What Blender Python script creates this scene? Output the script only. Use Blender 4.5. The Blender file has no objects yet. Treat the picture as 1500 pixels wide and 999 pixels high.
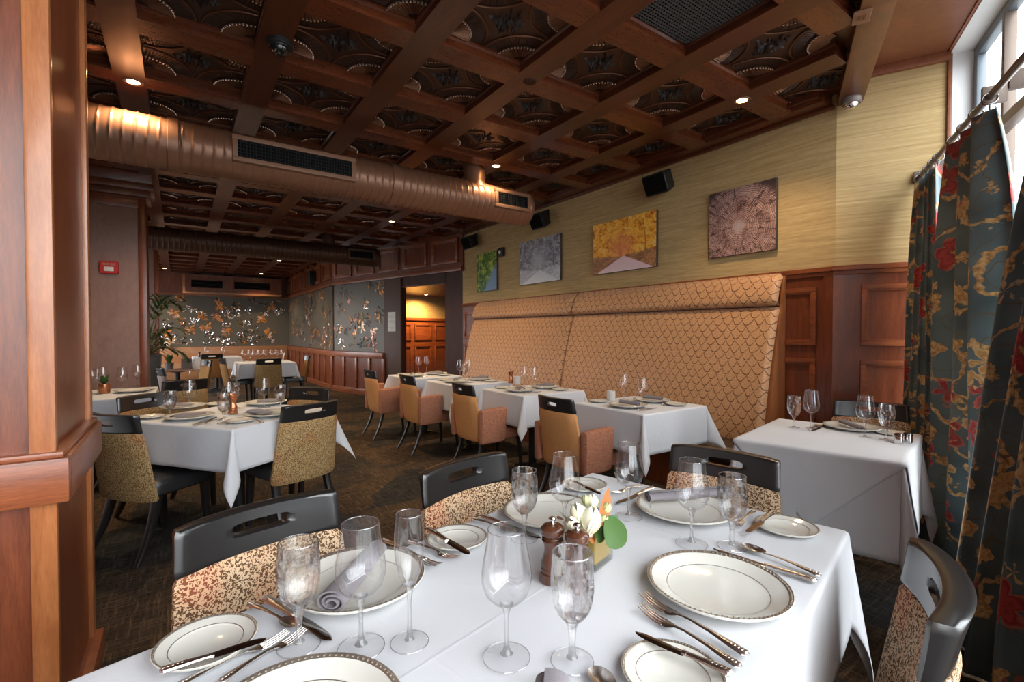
import bpy, bmesh, math, random
from mathutils import Vector, Matrix
sc = bpy.context.scene
COL = sc.collection
PI = math.pi
rnd = random.Random(7)

# ------------------------------------------------------------------ camera
FPX, YAW, HZ = 704.0, math.radians(34.73), 1.30
PITCH = math.atan(12.5 / FPX)
SN, CS = math.sin(YAW), math.cos(YAW)
cd = bpy.data.cameras.new('camera')
cd.sensor_width = 36.0
cd.lens = 36.0 * FPX / 1500.0
cd.clip_start = 0.03
cam = bpy.data.objects.new('camera', cd)
COL.objects.link(cam)
cam.location = (0, 0, HZ)
cam.rotation_euler = (PI / 2 - PITCH, 0, -YAW)
sc.camera = cam
CR = cam.rotation_euler.to_matrix()


def W(px, py, z):
    """the point at height z seen at this spot of the photograph"""
    d = CR @ Vector(((px - 750) / FPX, -(py - 499.5) / FPX, -1.0))
    t = (z - HZ) / d.z
    return Vector((d.x * t, d.y * t, z))


def R2(cx, cz):
    return Vector((cx * CS + cz * SN, -cx * SN + cz * CS))


# ------------------------------------------------------------------ mesh builder
class B:
    def __init__(s):
        s.v, s.f, s.m, s.u = [], [], [], {}

    def add(s, vs, fs, m=0, uv=None):
        b = len(s.v)
        s.v += [tuple(p) for p in vs]
        if uv:
            for i, q in enumerate(uv):
                s.u[b + i] = q
        for k, f in enumerate(fs):
            s.f.append(tuple(b + i for i in f))
            s.m.append(m if isinstance(m, int) else m[k])
        return b

    def box(s, x0, x1, y0, y1, z0, z1, m=0):
        s.add([(x0, y0, z0), (x1, y0, z0), (x1, y1, z0), (x0, y1, z0), (x0, y0, z1), (x1, y0, z1), (x1, y1, z1), (x0, y1, z1)],
              [(0, 3, 2, 1), (4, 5, 6, 7), (0, 1, 5, 4), (1, 2, 6, 5), (2, 3, 7, 6), (3, 0, 4, 7)], m)
        return s

    def wallbox(s, p, q, z0, z1, t, m=0, off=0.0):
        """box along the plan line p-q, from off to off+t on its left side"""
        p, q = Vector(p[:2]), Vector(q[:2])
        d = (q - p).normalized()
        n = Vector((-d.y, d.x))
        a, b, c, e = p + n * off, q + n * off, q + n * (off + t), p + n * (off + t)
        if t < 0:
            a, b, c, e = e, c, b, a
        s.add([(a.x, a.y, z0), (b.x, b.y, z0), (c.x, c.y, z0), (e.x, e.y, z0), (a.x, a.y, z1), (b.x, b.y, z1), (c.x, c.y, z1), (e.x, e.y, z1)],
              [(0, 3, 2, 1), (4, 5, 6, 7), (0, 1, 5, 4), (1, 2, 6, 5), (2, 3, 7, 6), (3, 0, 4, 7)], m)
        return s

    def loft(s, loops, m=0, caps=True, close=True, uv=None):
        n = len(loops[0])
        vs = [p for l in loops for p in l]
        fs = []
        for j in range(len(loops) - 1):
            for i in range(n if close else n - 1):
                k = (i + 1) % n
                fs.append((j * n + i, j * n + k, (j + 1) * n + k, (j + 1) * n + i))
        if caps and close:
            fs.append(tuple(range(n - 1, -1, -1)))
            fs.append(tuple((len(loops) - 1) * n + i for i in range(n)))
        s.add(vs, fs, m, uv)
        return s

    def lathe(s, prof, n=32, m=0, c=(0, 0, 0), mod=None):
        """prof: (r, z) from bottom to top; m may be a list, one per ring"""
        vs, fs, ms = [], [], []
        for j, (r, z) in enumerate(prof):
            for i in range(n):
                a = 2 * PI * i / n
                rr = r if mod is None else r * mod(a, j / (len(prof) - 1), z)
                vs.append((c[0] + rr * math.cos(a), c[1] + rr * math.sin(a), c[2] + z))
        for j in range(len(prof) - 1):
            for i in range(n):
                k = (i + 1) % n
                fs.append((j * n + i, j * n + k, (j + 1) * n + k, (j + 1) * n + i))
                ms.append(m if isinstance(m, int) else m[j])
        s.add(vs, fs, ms)
        return s

    def tube(s, pts, r=0.01, n=8, m=0, flat=1.0, caps=True):
        pts = [Vector(p) for p in pts]
        loops = []
        up = None
        for i, p in enumerate(pts):
            d = (pts[min(i + 1, len(pts) - 1)] - pts[max(i - 1, 0)]).normalized()
            if up is None:
                up = Vector((0, 0, 1)) if abs(d.z) < 0.9 else Vector((1, 0, 0))
            x = d.cross(up)
            if x.length < 1e-6:
                x = d.cross(Vector((0, 1, 0)))
            x.normalize()
            up = x.cross(d).normalized()
            ri = r[i] if isinstance(r, (list, tuple)) else r
            loops.append([p + x * (ri * math.cos(2 * PI * k / n)) + up * (ri * flat * math.sin(2 * PI * k / n)) for k in range(n)])
        s.loft(loops, m, caps)
        return s

    def grid(s, fn, nu, nv, m=0, uvf=None):
        vs, uv, fs = [], [], []
        for j in range(nv + 1):
            for i in range(nu + 1):
                vs.append(tuple(fn(i / nu, j / nv)))
                if uvf:
                    uv.append(uvf(i / nu, j / nv))
        for j in range(nv):
            for i in range(nu):
                a = j * (nu + 1) + i
                fs.append((a, a + 1, a + nu + 2, a + nu + 1))
        s.add(vs, fs, m, uv or None)
        return s

    def ball(s, c, r, n=8, m=0, sx=1, sy=1, sz=1):
        prof = [(max(1e-4, math.sin(PI * j / n)), -math.cos(PI * j / n)) for j in range(n + 1)]
        st = len(s.v)
        s.lathe([(r * a, r * b * sz) for a, b in prof], max(6, n + 2), m, c)
        if sx != 1 or sy != 1:
            for i in range(st, len(s.v)):
                x, y, z = s.v[i]
                s.v[i] = (c[0] + (x - c[0]) * sx, c[1] + (y - c[1]) * sy, z)
        return s

    def xf(s, start, M):
        for i in range(start, len(s.v)):
            s.v[i] = tuple(M @ Vector(s.v[i]))
        return s

    def mesh(s, name, mats, smooth=35, bev=0, recalc=True):
        me = bpy.data.meshes.new(name)
        me.from_pydata(s.v, [], s.f)
        for mt in (mats if isinstance(mats, (list, tuple)) else [mats]):
            me.materials.append(mt)
        me.polygons.foreach_set('material_index', s.m)
        if s.u:
            ul = me.uv_layers.new(name='UVMap')
            for l in me.loops:
                ul.data[l.index].uv = s.u.get(l.vertex_index, (0, 0))
        if recalc or bev:
            bm = bmesh.new()
            bm.from_mesh(me)
            if bev:
                es = [e for e in bm.edges if len(e.link_faces) == 2 and e.calc_face_angle(0) > 0.6]
                bmesh.ops.bevel(bm, geom=es, offset=bev, segments=2, profile=0.6, affect='EDGES', clamp_overlap=True)
            bmesh.ops.recalc_face_normals(bm, faces=bm.faces)
            bm.to_mesh(me)
            bm.free()
        if smooth:
            me.polygons.foreach_set('use_smooth', [True] * len(me.polygons))
            me.set_sharp_from_angle(angle=math.radians(smooth))
        me.update()
        return me

    def obj(s, name, mats, parent=None, loc=None, rz=0, smooth=35, bev=0, recalc=True):
        o = bpy.data.objects.new(name, s.mesh(name, mats, smooth, bev, recalc))
        COL.objects.link(o)
        if parent:
            o.parent = parent
        if loc is not None:
            o.location = loc
        if rz:
            o.rotation_euler = (0, 0, rz)
        return o


def thing(name, label, cat, loc=(0, 0, 0), rz=0, group=None):
    o = bpy.data.objects.new(name, None)
    COL.objects.link(o)
    o.empty_display_size = 0.05
    o.location = loc
    o.rotation_euler = (0, 0, rz)
    return tag(o, label, cat, group)


def tag(o, label, cat, group=None):
    o['label'] = label
    o['category'] = cat
    if group:
        o['group'] = group
    return o


def S(o):
    o['kind'] = 'structure'
    return o


def dup(root, loc, rz, label, group=None, tilt=None):
    r = root.copy()
    COL.objects.link(r)
    r.location = loc
    r.rotation_euler = tilt if tilt else (0, 0, rz)
    r['label'] = label
    if group:
        r['group'] = group
    for ch in list(root.children):
        c = ch.copy()
        COL.objects.link(c)
        c.parent = r
        for g in ch.children:
            d = g.copy()
            COL.objects.link(d)
            d.parent = c
    return r


class Kind:
    """first use moves the prototype itself, later uses copy it"""
    def __init__(s, proto):
        s.p, s.used = proto, False

    def put(s, loc, rz, label, group=None, tilt=None):
        if not s.used:
            s.used = True
            s.p.location = loc
            s.p.rotation_euler = tilt if tilt else (0, 0, rz)
            s.p['label'] = label
            if group:
                s.p['group'] = group
            return s.p
        return dup(s.p, loc, rz, label, group, tilt)


def rr(w, h, r, n=5, c=(0, 0)):
    """rounded rectangle outline in a plane"""
    r = min(r, w / 2 - 1e-4, h / 2 - 1e-4)
    out = []
    for cx, cy, a0 in ((w / 2 - r, h / 2 - r, 0), (-w / 2 + r, h / 2 - r, PI / 2), (-w / 2 + r, -h / 2 + r, PI), (w / 2 - r, -h / 2 + r, 1.5 * PI)):
        for i in range(n + 1):
            a = a0 + PI / 2 * i / n
            out.append((c[0] + cx + r * math.cos(a), c[1] + cy + r * math.sin(a)))
    return out


# ------------------------------------------------------------------ materials
class Mt:
    def __init__(s, name, col=(0.8, 0.8, 0.8), rough=0.5, metal=0.0, spec=0.5, **kw):
        s.m = bpy.data.materials.new(name)
        s.m.use_nodes = True
        s.nt = s.m.node_tree
        s.b = s.nt.nodes['Principled BSDF']
        s.set('Base Color', col)
        s.set('Roughness', rough)
        s.set('Metallic', metal)
        s.set('Specular IOR Level', spec)
        for k, v in kw.items():
            s.set(k.replace('_', ' '), v)

    def set(s, k, v):
        s.inp(s.b.inputs[k], v)
        return s

    def inp(s, i, v):
        if hasattr(v, 'is_linked'):
            s.nt.links.new(v, i)
        else:
            if i.type == 'RGBA' and len(v) == 3:
                v = (*v, 1)
            i.default_value = v

    def n(s, t, ins=None, **at):
        nd = s.nt.nodes.new('ShaderNode' + t)
        for k, v in at.items():
            setattr(nd, k, v)
        for k, v in (ins or {}).items():
            s.inp(nd.inputs[k], v)
        return nd

    def co(s, kind='Object', scale=(1, 1, 1), rot=(0, 0, 0), loc=(0, 0, 0)):
        c = s.n('TexCoord').outputs[kind]
        return s.n('Mapping', {'Vector': c, 'Scale': scale, 'Rotation': rot, 'Location': loc}).outputs[0]

    def noise(s, vec, sc_, det=2.0, rough=0.5, dist=0.0, out='Fac'):
        return s.n('TexNoise', {'Vector': vec, 'Scale': sc_, 'Detail': det, 'Roughness': rough, 'Distortion': dist}).outputs[out]

    def ramp(s, fac, stops, interp='LINEAR'):
        nd = s.n('ValToRGB', {'Fac': fac})
        e = nd.color_ramp.elements
        nd.color_ramp.interpolation = interp
        while len(e) < len(stops):
            e.new(0.5)
        for el, (p, c) in zip(e, stops):
            el.position = p
            el.color = (*c, 1) if len(c) == 3 else c
        return nd.outputs['Color']

    def mix(s, fac, a, b, blend='MIX'):
        nd = s.n('Mix', data_type='RGBA', blend_type=blend)
        s.inp(nd.inputs['Factor'], fac)
        s.inp(nd.inputs[6], a)
        s.inp(nd.inputs[7], b)
        return nd.outputs[2]

    def ma(s, op, a, b=0.0, c=0.0, clamp=False):
        nd = s.n('Math', operation=op, use_clamp=clamp)
        for i, v in enumerate((a, b, c)):
            s.inp(nd.inputs[i], v)
        return nd.outputs[0]

    def step(s, v, lo, hi):
        nd = s.n('MapRange', {'Value': v, 'From Min': lo, 'From Max': hi}, interpolation_type='SMOOTHSTEP')
        return nd.outputs[0]

    def xyz(s, vec):
        o = s.n('SeparateXYZ', {'Vector': vec}).outputs
        return o[0], o[1], o[2]

    def vec(s, x, y, z=0.0):
        return s.n('CombineXYZ', {'X': x, 'Y': y, 'Z': z}).outputs[0]

    def bump(s, h, st=0.3, d=0.01):
        s.set('Normal', s.n('Bump', {'Height': h, 'Strength': st, 'Distance': d}).outputs[0])
        return s


def wood(name, c0, c1, rough=0.3, scale=(3, 3, 0.35), k=6.0, spec=0.5, coat=0.0, fig=0.35):
    t = Mt(name, rough=rough, spec=spec)
    v = t.co('Object', scale)
    a = t.noise(v, k, 5, 0.6, 1.2)
    b = t.noise(t.co('Object', tuple(x * 9 for x in scale)), k * 1.4, 3, 0.6, 0.4)
    f = t.ma('ADD', t.ma('MULTIPLY', a, 1 - fig), t.ma('MULTIPLY', b, fig))
    t.set('Base Color', t.ramp(f, [(0.3, c0), (0.5, tuple((x + y) / 2 for x, y in zip(c0, c1))), (0.68, c1)]))
    t.set('Roughness', t.ma('ADD', rough - 0.06, t.ma('MULTIPLY', b, 0.14)))
    if coat:
        t.set('Coat Weight', coat)
        t.set('Coat Roughness', 0.15)
    return t.m


M = {}
M['cherry'] = wood('cherry wood', (0.085, 0.018, 0.007), (0.235, 0.062, 0.022), 0.3, coat=0.1)
M['cherry_lt'] = wood('light cherry wood', (0.25, 0.075, 0.022), (0.46, 0.165, 0.055), 0.3, coat=0.3)
M['cherry_h'] = wood('cherry wood level grain', (0.12, 0.028, 0.010), (0.33, 0.095, 0.033), 0.3, scale=(0.4, 0.4, 5), coat=0.12)
M['beam'] = wood('ceiling beam wood', (0.075, 0.019, 0.007), (0.215, 0.062, 0.02), 0.33, scale=(0.5, 0.5, 3), k=5, coat=0.15)
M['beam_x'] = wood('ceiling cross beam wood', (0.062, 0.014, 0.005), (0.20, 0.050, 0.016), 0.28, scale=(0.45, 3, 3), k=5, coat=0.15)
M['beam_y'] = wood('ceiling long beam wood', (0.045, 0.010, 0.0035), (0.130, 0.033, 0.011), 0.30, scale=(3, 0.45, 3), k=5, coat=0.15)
M['soffit'] = wood('soffit wood', (0.15, 0.045, 0.018), (0.27, 0.095, 0.04), 0.36, scale=(1, 1, 1), k=2.5)
M['taupe'] = wood('taupe stained panel', (0.20, 0.108, 0.085), (0.27, 0.15, 0.12), 0.36, scale=(2.5, 2.5, 1.2), k=6)
M['taupe_dk'] = wood('dark taupe panel', (0.070, 0.030, 0.020), (0.105, 0.048, 0.034), 0.55, scale=(2.5, 2.5, 1.2), k=6)
M['darkwood'] = wood('dark wood', (0.03, 0.010, 0.006), (0.075, 0.025, 0.014), 0.5, spec=0.25)
M['tabletop'] = wood('table wood', (0.28, 0.12, 0.05), (0.45, 0.22, 0.10), 0.3, scale=(0.5, 3, 3))


def grass():
    t = Mt('grasscloth', rough=0.75, spec=0.2)
    x, y, z = t.xyz(t.co('Object'))
    h = t.ma('ADD', x, y)
    a = t.noise(t.vec(t.ma('MULTIPLY', h, 2.2), t.ma('MULTIPLY', z, 48)), 1.0, 4, 0.65)
    b = t.noise(t.vec(t.ma('MULTIPLY', h, 9), t.ma('MULTIPLY', z, 190)), 1.0, 3, 0.6)
    f = t.ma('ADD', t.ma('MULTIPLY', a, 0.65), t.ma('MULTIPLY', b, 0.35))
    t.set('Base Color', t.ramp(f, [(0.28, (0.29, 0.193, 0.085)), (0.46, (0.43, 0.302, 0.14)), (0.58, (0.51, 0.37, 0.18)), (0.78, (0.64, 0.49, 0.28))]))
    t.bump(f, 0.25, 0.004)
    return t.m


def carpet():
    t = Mt('carpet', rough=0.95, spec=0.1)
    a = t.noise(t.co('Object', (5, 70, 1)), 1, 4, 0.75)
    b = t.noise(t.co('Object', (70, 5, 1)), 1, 4, 0.75)
    s1 = t.noise(t.co('Object', (1.7, 1.4, 1)), 1, 1, 0.4)
    x, y, z = t.xyz(t.co('Object', (2.05, 2.05, 1)))
    ck = t.n('TexVoronoi', {'Vector': t.vec(x, y), 'Scale': 1.0}, distance='CHEBYCHEV').outputs['Color']
    cr, cg, cb = t.xyz(ck)
    f = t.ma('ADD', t.ma('MULTIPLY', t.ma('MAXIMUM', a, b), 0.9), t.ma('MULTIPLY', s1, 0.1))
    br = t.ramp(f, [(0.42, (0.024, 0.017, 0.012)), (0.55, (0.072, 0.047, 0.029)), (0.66, (0.155, 0.098, 0.056)), (0.82, (0.25, 0.16, 0.09))])
    bl = t.ramp(f, [(0.42, (0.012, 0.012, 0.012)), (0.55, (0.034, 0.031, 0.028)), (0.66, (0.078, 0.064, 0.050)), (0.82, (0.15, 0.11, 0.072))])
    k = t.step(t.ma('ADD', t.ma('MULTIPLY', cr, 0.6), t.ma('MULTIPLY', s1, 0.6)), 0.34, 0.76)
    t.set('Base Color', t.mix(k, bl, br))
    t.bump(t.noise(t.co('Object'), 300, 2), 0.4, 0.004)
    return t.m


def leopard(name, sc_=185.0, c0=(0.115, 0.06, 0.028), c1=(0.60, 0.44, 0.29)):
    t = Mt(name, rough=0.8, spec=0.15)
    v = t.co('Object')
    a = t.noise(v, sc_, 0.0, 0.5, 0.9)
    k = t.step(a, 0.465, 0.505)
    big = t.noise(v, 7, 2)
    light = t.mix(t.step(big, 0.42, 0.66), c1, (c1[0] * 0.98, c1[1] * 0.8, c1[2] * 0.72))
    dark = t.mix(t.step(big, 0.55, 0.7), c0, (0.22, 0.06, 0.03))
    t.set('Base Color', t.mix(k, dark, light))
    t.bump(k, 0.25, 0.002)
    return t.m


def speckle(name, c0, c1, sc_=260, rough=0.85):
    t = Mt(name, rough=rough, spec=0.15)
    a = t.noise(t.co('Object'), sc_, 2, 0.7)
    t.set('Base Color', t.ramp(a, [(0.36, c0), (0.64, c1)]))
    t.bump(a, 0.25, 0.002)
    return t.m


def banq():
    t = Mt('banquette fabric', rough=0.42, spec=0.45)
    u, v, _ = t.xyz(t.co('UV'))
    wob = t.noise(t.co('UV', (5, 5, 1)), 1, 2)
    u = t.ma('ADD', t.ma('MULTIPLY', u, 11.5), t.ma('MULTIPLY', wob, 0.9))
    v = t.ma('ADD', t.ma('MULTIPLY', v, 17.0), t.ma('MULTIPLY', t.noise(t.co('UV', (9, 9, 1), loc=(3, 7, 0)), 1, 1), 0.55))
    row = t.ma('FLOOR', v)
    fv = t.ma('SUBTRACT', v, row)
    fu = t.ma('SUBTRACT', t.ma('FRACT', t.ma('ADD', u, t.ma('MULTIPLY', row, 0.5))), 0.5)
    e = t.ma('ADD', t.ma('MULTIPLY', t.ma('MULTIPLY', fu, fu), 3.4), 0.02)      # lower edge of the scallop
    d = t.ma('ABSOLUTE', t.ma('SUBTRACT', fv, e))
    line = t.step(d, 0.03, 0.13)
    a = t.noise(t.co('UV', (60, 160, 1)), 1, 3)
    base = t.ramp(a, [(0.3, (0.45, 0.215, 0.095)), (0.7, (0.68, 0.385, 0.19))])
    t.set('Base Color', t.mix(line, (0.13, 0.045, 0.014), base))
    t.bump(t.ma('ADD', t.ma('MULTIPLY', line, 0.8), t.ma('MULTIPLY', a, 0.3)), 0.35, 0.004)
    t.set('Sheen Weight', 0.15)
    return t.m


def linen(name, col, b=0.15, crease=False):
    t = Mt(name, col, 0.8, spec=0.2)
    x = t.noise(t.co('Object', (900, 60, 60)), 1, 1)
    y = t.noise(t.co('Object', (60, 900, 60)), 1, 1)
    w = t.noise(t.co('Object'), 5.5, 3, 0.55, 0.6)
    h = t.ma('ADD', t.ma('MULTIPLY', t.ma('ADD', x, y), 0.10), t.ma('MULTIPLY', w, 1.0))
    if crease:
        ox, oy, oz = t.xyz(t.co('Object'))
        for q, c in ((oy, 0.027), (ox, -0.13), (ox, 0.62), (ox, -0.80)):
            h = t.ma('ADD', h, t.ma('MULTIPLY', t.ma('SUBTRACT', 1.0, t.step(t.ma('ABSOLUTE', t.ma('SUBTRACT', q, c)), 0.0, 0.006)), 0.12))
    t.bump(h, b, 0.02)
    t.set('Sheen Weight', 0.1)
    return t.m


def curtain():
    t = Mt('curtain fabric', rough=0.5, spec=0.35)
    uv = t.co('UV')

    def warp(sc_, amt, det=2, off=(0, 0, 0)):
        w = t.noise(uv, sc_, det, 0.6, out='Color')
        w = t.n('VectorMath', {0: w, 1: (0.5, 0.5, 0.5)}, operation='SUBTRACT').outputs[0]
        w = t.n('VectorMath', {0: w, 'Scale': amt}, operation='SCALE').outputs[0]
        w = t.n('VectorMath', {0: w, 1: off}, operation='ADD').outputs[0]
        return t.n('VectorMath', {0: uv, 1: w}, operation='ADD').outputs[0]

    def blossom(p, sc_, thr, rad_, petals, chan, wob):
        """lobed flower shapes around scattered centres"""
        v = t.n('TexVoronoi', {'Vector': p, 'Scale': sc_, 'Randomness': 0.85})
        r = t.xyz(v.outputs['Color'])
        dx, dy, _ = t.xyz(t.n('VectorMath', {0: p, 1: v.outputs['Position']}, operation='SUBTRACT').outputs[0])
        a = t.ma('ADD', t.ma('ARCTAN2', dy, dx), t.ma('MULTIPLY', r[0], 6.28))
        lobe = t.ma('MULTIPLY', t.ma('ABSOLUTE', t.ma('COSINE', t.ma('MULTIPLY', a, petals / 2))), 0.42)
        d = t.ma('DIVIDE', v.outputs['Distance'], t.ma('ADD', 0.62, lobe))
        d = t.ma('ADD', d, t.ma('MULTIPLY', t.ma('SUBTRACT', t.noise(p, sc_ * 9, 2), 0.5), wob))
        return t.ma('MULTIPLY', t.ma('SUBTRACT', 1.0, t.step(d, rad_ - 0.02, rad_ + 0.02)), t.ma('GREATER_THAN', r[chan], thr)), d
    base = t.ramp(t.noise(uv, 4, 2), [(0.35, (0.058, 0.092, 0.10)), (0.65, (0.125, 0.182, 0.196))])
    gold = t.ramp(t.noise(uv, 55, 3, 0.6), [(0.34, (0.30, 0.14, 0.04)), (0.5, (0.55, 0.33, 0.13)), (0.66, (0.74, 0.52, 0.25))])
    q = warp(5, 0.22, 3)
    l1 = t.ma('ABSOLUTE', t.ma('SUBTRACT', t.noise(q, 3.4, 0.0), 0.5))
    c = t.mix(t.ma('SUBTRACT', 1.0, t.step(l1, 0.016, 0.026)), base, gold)
    l2 = t.ma('ABSOLUTE', t.ma('SUBTRACT', t.noise(warp(8, 0.1, 2, (5, 2, 0)), 6.5, 0.0), 0.5))
    c = t.mix(t.ma('SUBTRACT', 0.8, t.step(l2, 0.006, 0.014), clamp=True), c, (0.13, 0.10, 0.05))
    m, d = blossom(warp(14, 0.05, 2), 9.5, 0.45, 0.40, 3, 0, 0.30)
    c = t.mix(m, c, gold)
    m, d = blossom(warp(12, 0.045, 2, (2.7, 1.3, 0)), 4.6, 0.50, 0.44, 5, 1, 0.18)
    c = t.mix(m, c, t.ramp(d, [(0.08, (0.55, 0.33, 0.10)), (0.14, (0.22, 0.018, 0.02)), (0.28, (0.44, 0.05, 0.04)), (0.36, (0.25, 0.015, 0.02)), (0.44, (0.52, 0.14, 0.09))]))
    m, d = blossom(warp(12, 0.05, 2, (7.1, 4.9, 0)), 4.3, 0.42, 0.46, 5, 2, 0.22)
    c = t.mix(m, c, t.ramp(d, [(0.08, (0.25, 0.05, 0.03)), (0.15, (0.42, 0.20, 0.06)), (0.3, (0.68, 0.44, 0.18)), (0.38, (0.42, 0.22, 0.07)), (0.46, (0.72, 0.50, 0.24))]))
    t.set('Base Color', c)
    t.bump(t.noise(t.co('UV', (500, 500, 1)), 1, 1), 0.12, 0.002)
    t.set('Sheen Weight', 0.1)
    return t.m


def ringwood():
    t = Mt('tree ring print', rough=0.35)
    u, v, _ = t.xyz(t.co('UV'))
    w = t.noise(t.co('UV', (5, 5, 1)), 1, 3, out='Fac')
    x, y = t.ma('SUBTRACT', u, 0.47), t.ma('SUBTRACT', v, 0.42)
    d = t.ma('SQRT', t.ma('ADD', t.ma('MULTIPLY', x, x), t.ma('MULTIPLY', y, y)))
    d2 = t.ma('ADD', d, t.ma('MULTIPLY', w, 0.10))
    ang = t.ma('ARCTAN2', y, x)
    ring = t.ma('SINE', t.ma('MULTIPLY', d2, 255))
    ring2 = t.ma('SINE', t.ma('MULTIPLY', d2, 61))
    f = t.ma('ADD', t.ma('MULTIPLY', ring, 0.22), t.ma('ADD', t.ma('MULTIPLY', ring2, 0.06), t.ma('MULTIPLY', w, 0.9)))
    c = t.ramp(f, [(0.05, (0.09, 0.045, 0.045)), (0.45, (0.30, 0.17, 0.15)), (0.9, (0.60, 0.44, 0.40))])
    cr = t.noise(t.vec(t.ma('MULTIPLY', ang, 4.2), t.ma('MULTIPLY', d, 2.0)), 1.6, 2, 0.5)
    k = t.ma('ABSOLUTE', t.ma('SUBTRACT', cr, 0.5))
    c = t.mix(t.ma('SUBTRACT', 0.9, t.step(k, 0.010, 0.034), clamp=True), c, (0.05, 0.025, 0.025))
    c = t.mix(t.ma('MULTIPLY', t.ma('SUBTRACT', 1.0, t.step(d, 0.02, 0.14)), 0.6), c, (0.5, 0.42, 0.44))
    c = t.mix(t.step(d, 0.60, 0.68), c, (0.07, 0.045, 0.045))
    t.set('Base Color', c)
    return t.m


def landscape(name, stops, road, trunk, glow, ground):
    t = Mt(name, rough=0.35)
    u, v, _ = t.xyz(t.co('UV'))
    a = t.noise(t.co('UV', (9, 7, 1)), 1, 6, 0.72, 1.6)
    c = t.ramp(a, stops)
    gx, gy = t.ma('SUBTRACT', u, 0.48), t.ma('SUBTRACT', v, 0.47)
    gd = t.ma('SQRT', t.ma('ADD', t.ma('MULTIPLY', gx, gx), t.ma('MULTIPLY', t.ma('MULTIPLY', gy, gy), 0.6)))
    c = t.mix(t.ma('MULTIPLY', t.ma('SUBTRACT', 1.0, t.step(gd, 0.03, 0.30)), 0.75), c, glow)
    tr = t.noise(t.vec(t.ma('ADD', t.ma('MULTIPLY', u, 22), t.ma('MULTIPLY', a, 2.0)), t.ma('MULTIPLY', v, 1.3)), 1, 1)
    k = t.ma('MULTIPLY', t.ma('SUBTRACT', 1.0, t.step(tr, 0.27, 0.34)), t.step(gd, 0.1, 0.26))
    c = t.mix(t.ma('MULTIPLY', k, 0.9), c, trunk)
    e = t.ma('SUBTRACT', t.ma('ADD', 0.30, t.ma('MULTIPLY', t.ma('ABSOLUTE', gx), 0.15)), v)
    gr = t.step(e, 0.0, 0.05)
    c = t.mix(gr, c, t.ramp(a, ground))
    half = t.ma('MULTIPLY', t.ma('SUBTRACT', 0.30, v), 1.55)
    rd = t.ma('SUBTRACT', half, t.ma('ABSOLUTE', t.ma('SUBTRACT', u, 0.52)))
    c = t.mix(t.step(rd, 0.0, 0.03), c, road)
    t.set('Base Color', c)
    return t.m


def leafprint():
    t = Mt('green leaf print', rough=0.35)
    u, v, _ = t.xyz(t.co('UV'))
    a = t.noise(t.co('UV', (4, 3, 1), (0, 0, 0.6)), 1, 4, 0.6, 1.8)
    c = t.ramp(a, [(0.3, (0.01, 0.03, 0.01)), (0.45, (0.06, 0.16, 0.02)), (0.55, (0.30, 0.42, 0.04)), (0.65, (0.62, 0.60, 0.06)), (0.75, (0.12, 0.16, 0.10))])
    k = t.step(t.ma('ADD', t.ma('SUBTRACT', u, v), t.ma('MULTIPLY', a, 0.4)), 0.45, 0.6)
    t.set('Base Color', t.mix(k, c, (0.20, 0.33, 0.50)))
    return t.m


def thin_glass(name, body, tint=(0.985, 0.985, 0.99), ior=0.05, edge=0.75, rimdark=0.55):
    m = bpy.data.materials.new(name)
    m.use_nodes = True
    nt = m.node_tree
    nt.nodes.remove(nt.nodes['Principled BSDF'])
    out = nt.nodes['Material Output']
    tr = nt.nodes.new('ShaderNodeBsdfTransparent')
    gl = nt.nodes.new('ShaderNodeBsdfGlossy')
    gl.inputs['Roughness'].default_value = 0.015
    gl.inputs['Color'].default_value = (1, 1, 1, 1)
    lw = nt.nodes.new('ShaderNodeLayerWeight')
    pw_ = nt.nodes.new('ShaderNodeMath')
    pw_.operation = 'POWER'
    pw_.inputs[1].default_value = 4.0
    fr = nt.nodes.new('ShaderNodeMath')
    fr.operation = 'MULTIPLY_ADD'
    fr.inputs[1].default_value = edge
    fr.inputs[2].default_value = ior
    nt.links.new(lw.outputs['Facing'], pw_.inputs[0])
    nt.links.new(pw_.outputs[0], fr.inputs[0])
    mx = nt.nodes.new('ShaderNodeMixShader')
    nt.links.new(fr.outputs[0], mx.inputs[0])
    te = nt.nodes.new('ShaderNodeMath')
    te.operation = 'POWER'
    te.inputs[1].default_value = 4.0
    tm = nt.nodes.new('ShaderNodeMix')
    tm.data_type = 'RGBA'
    tm.inputs[6].default_value = (*tint, 1)
    tm.inputs[7].default_value = (*(x * rimdark for x in tint), 1)
    nt.links.new(lw.outputs['Facing'], te.inputs[0])
    nt.links.new(te.outputs[0], tm.inputs[0])
    nt.links.new(tm.outputs[2], tr.inputs[0])
    nt.links.new(tr.outputs[0], mx.inputs[1])
    nt.links.new(gl.outputs[0], mx.inputs[2])
    last = mx
    if body > 0:
        rf = nt.nodes.new('ShaderNodeBsdfGlass')
        rf.inputs['IOR'].default_value = 1.45
        rf.inputs['Roughness'].default_value = 0.0
        m2 = nt.nodes.new('ShaderNodeMixShader')
        m2.inputs[0].default_value = body
        nt.links.new(mx.outputs[0], m2.inputs[1])
        nt.links.new(rf.outputs[0], m2.inputs[2])
        last = m2
    nt.links.new(last.outputs[0], out.inputs[0])
    return m


def emit(name, col, st):
    t = Mt(name, (0.9, 0.8, 0.6), 0.4)
    t.set('Emission Color', col)
    t.set('Emission Strength', st)
    return t.m


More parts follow.
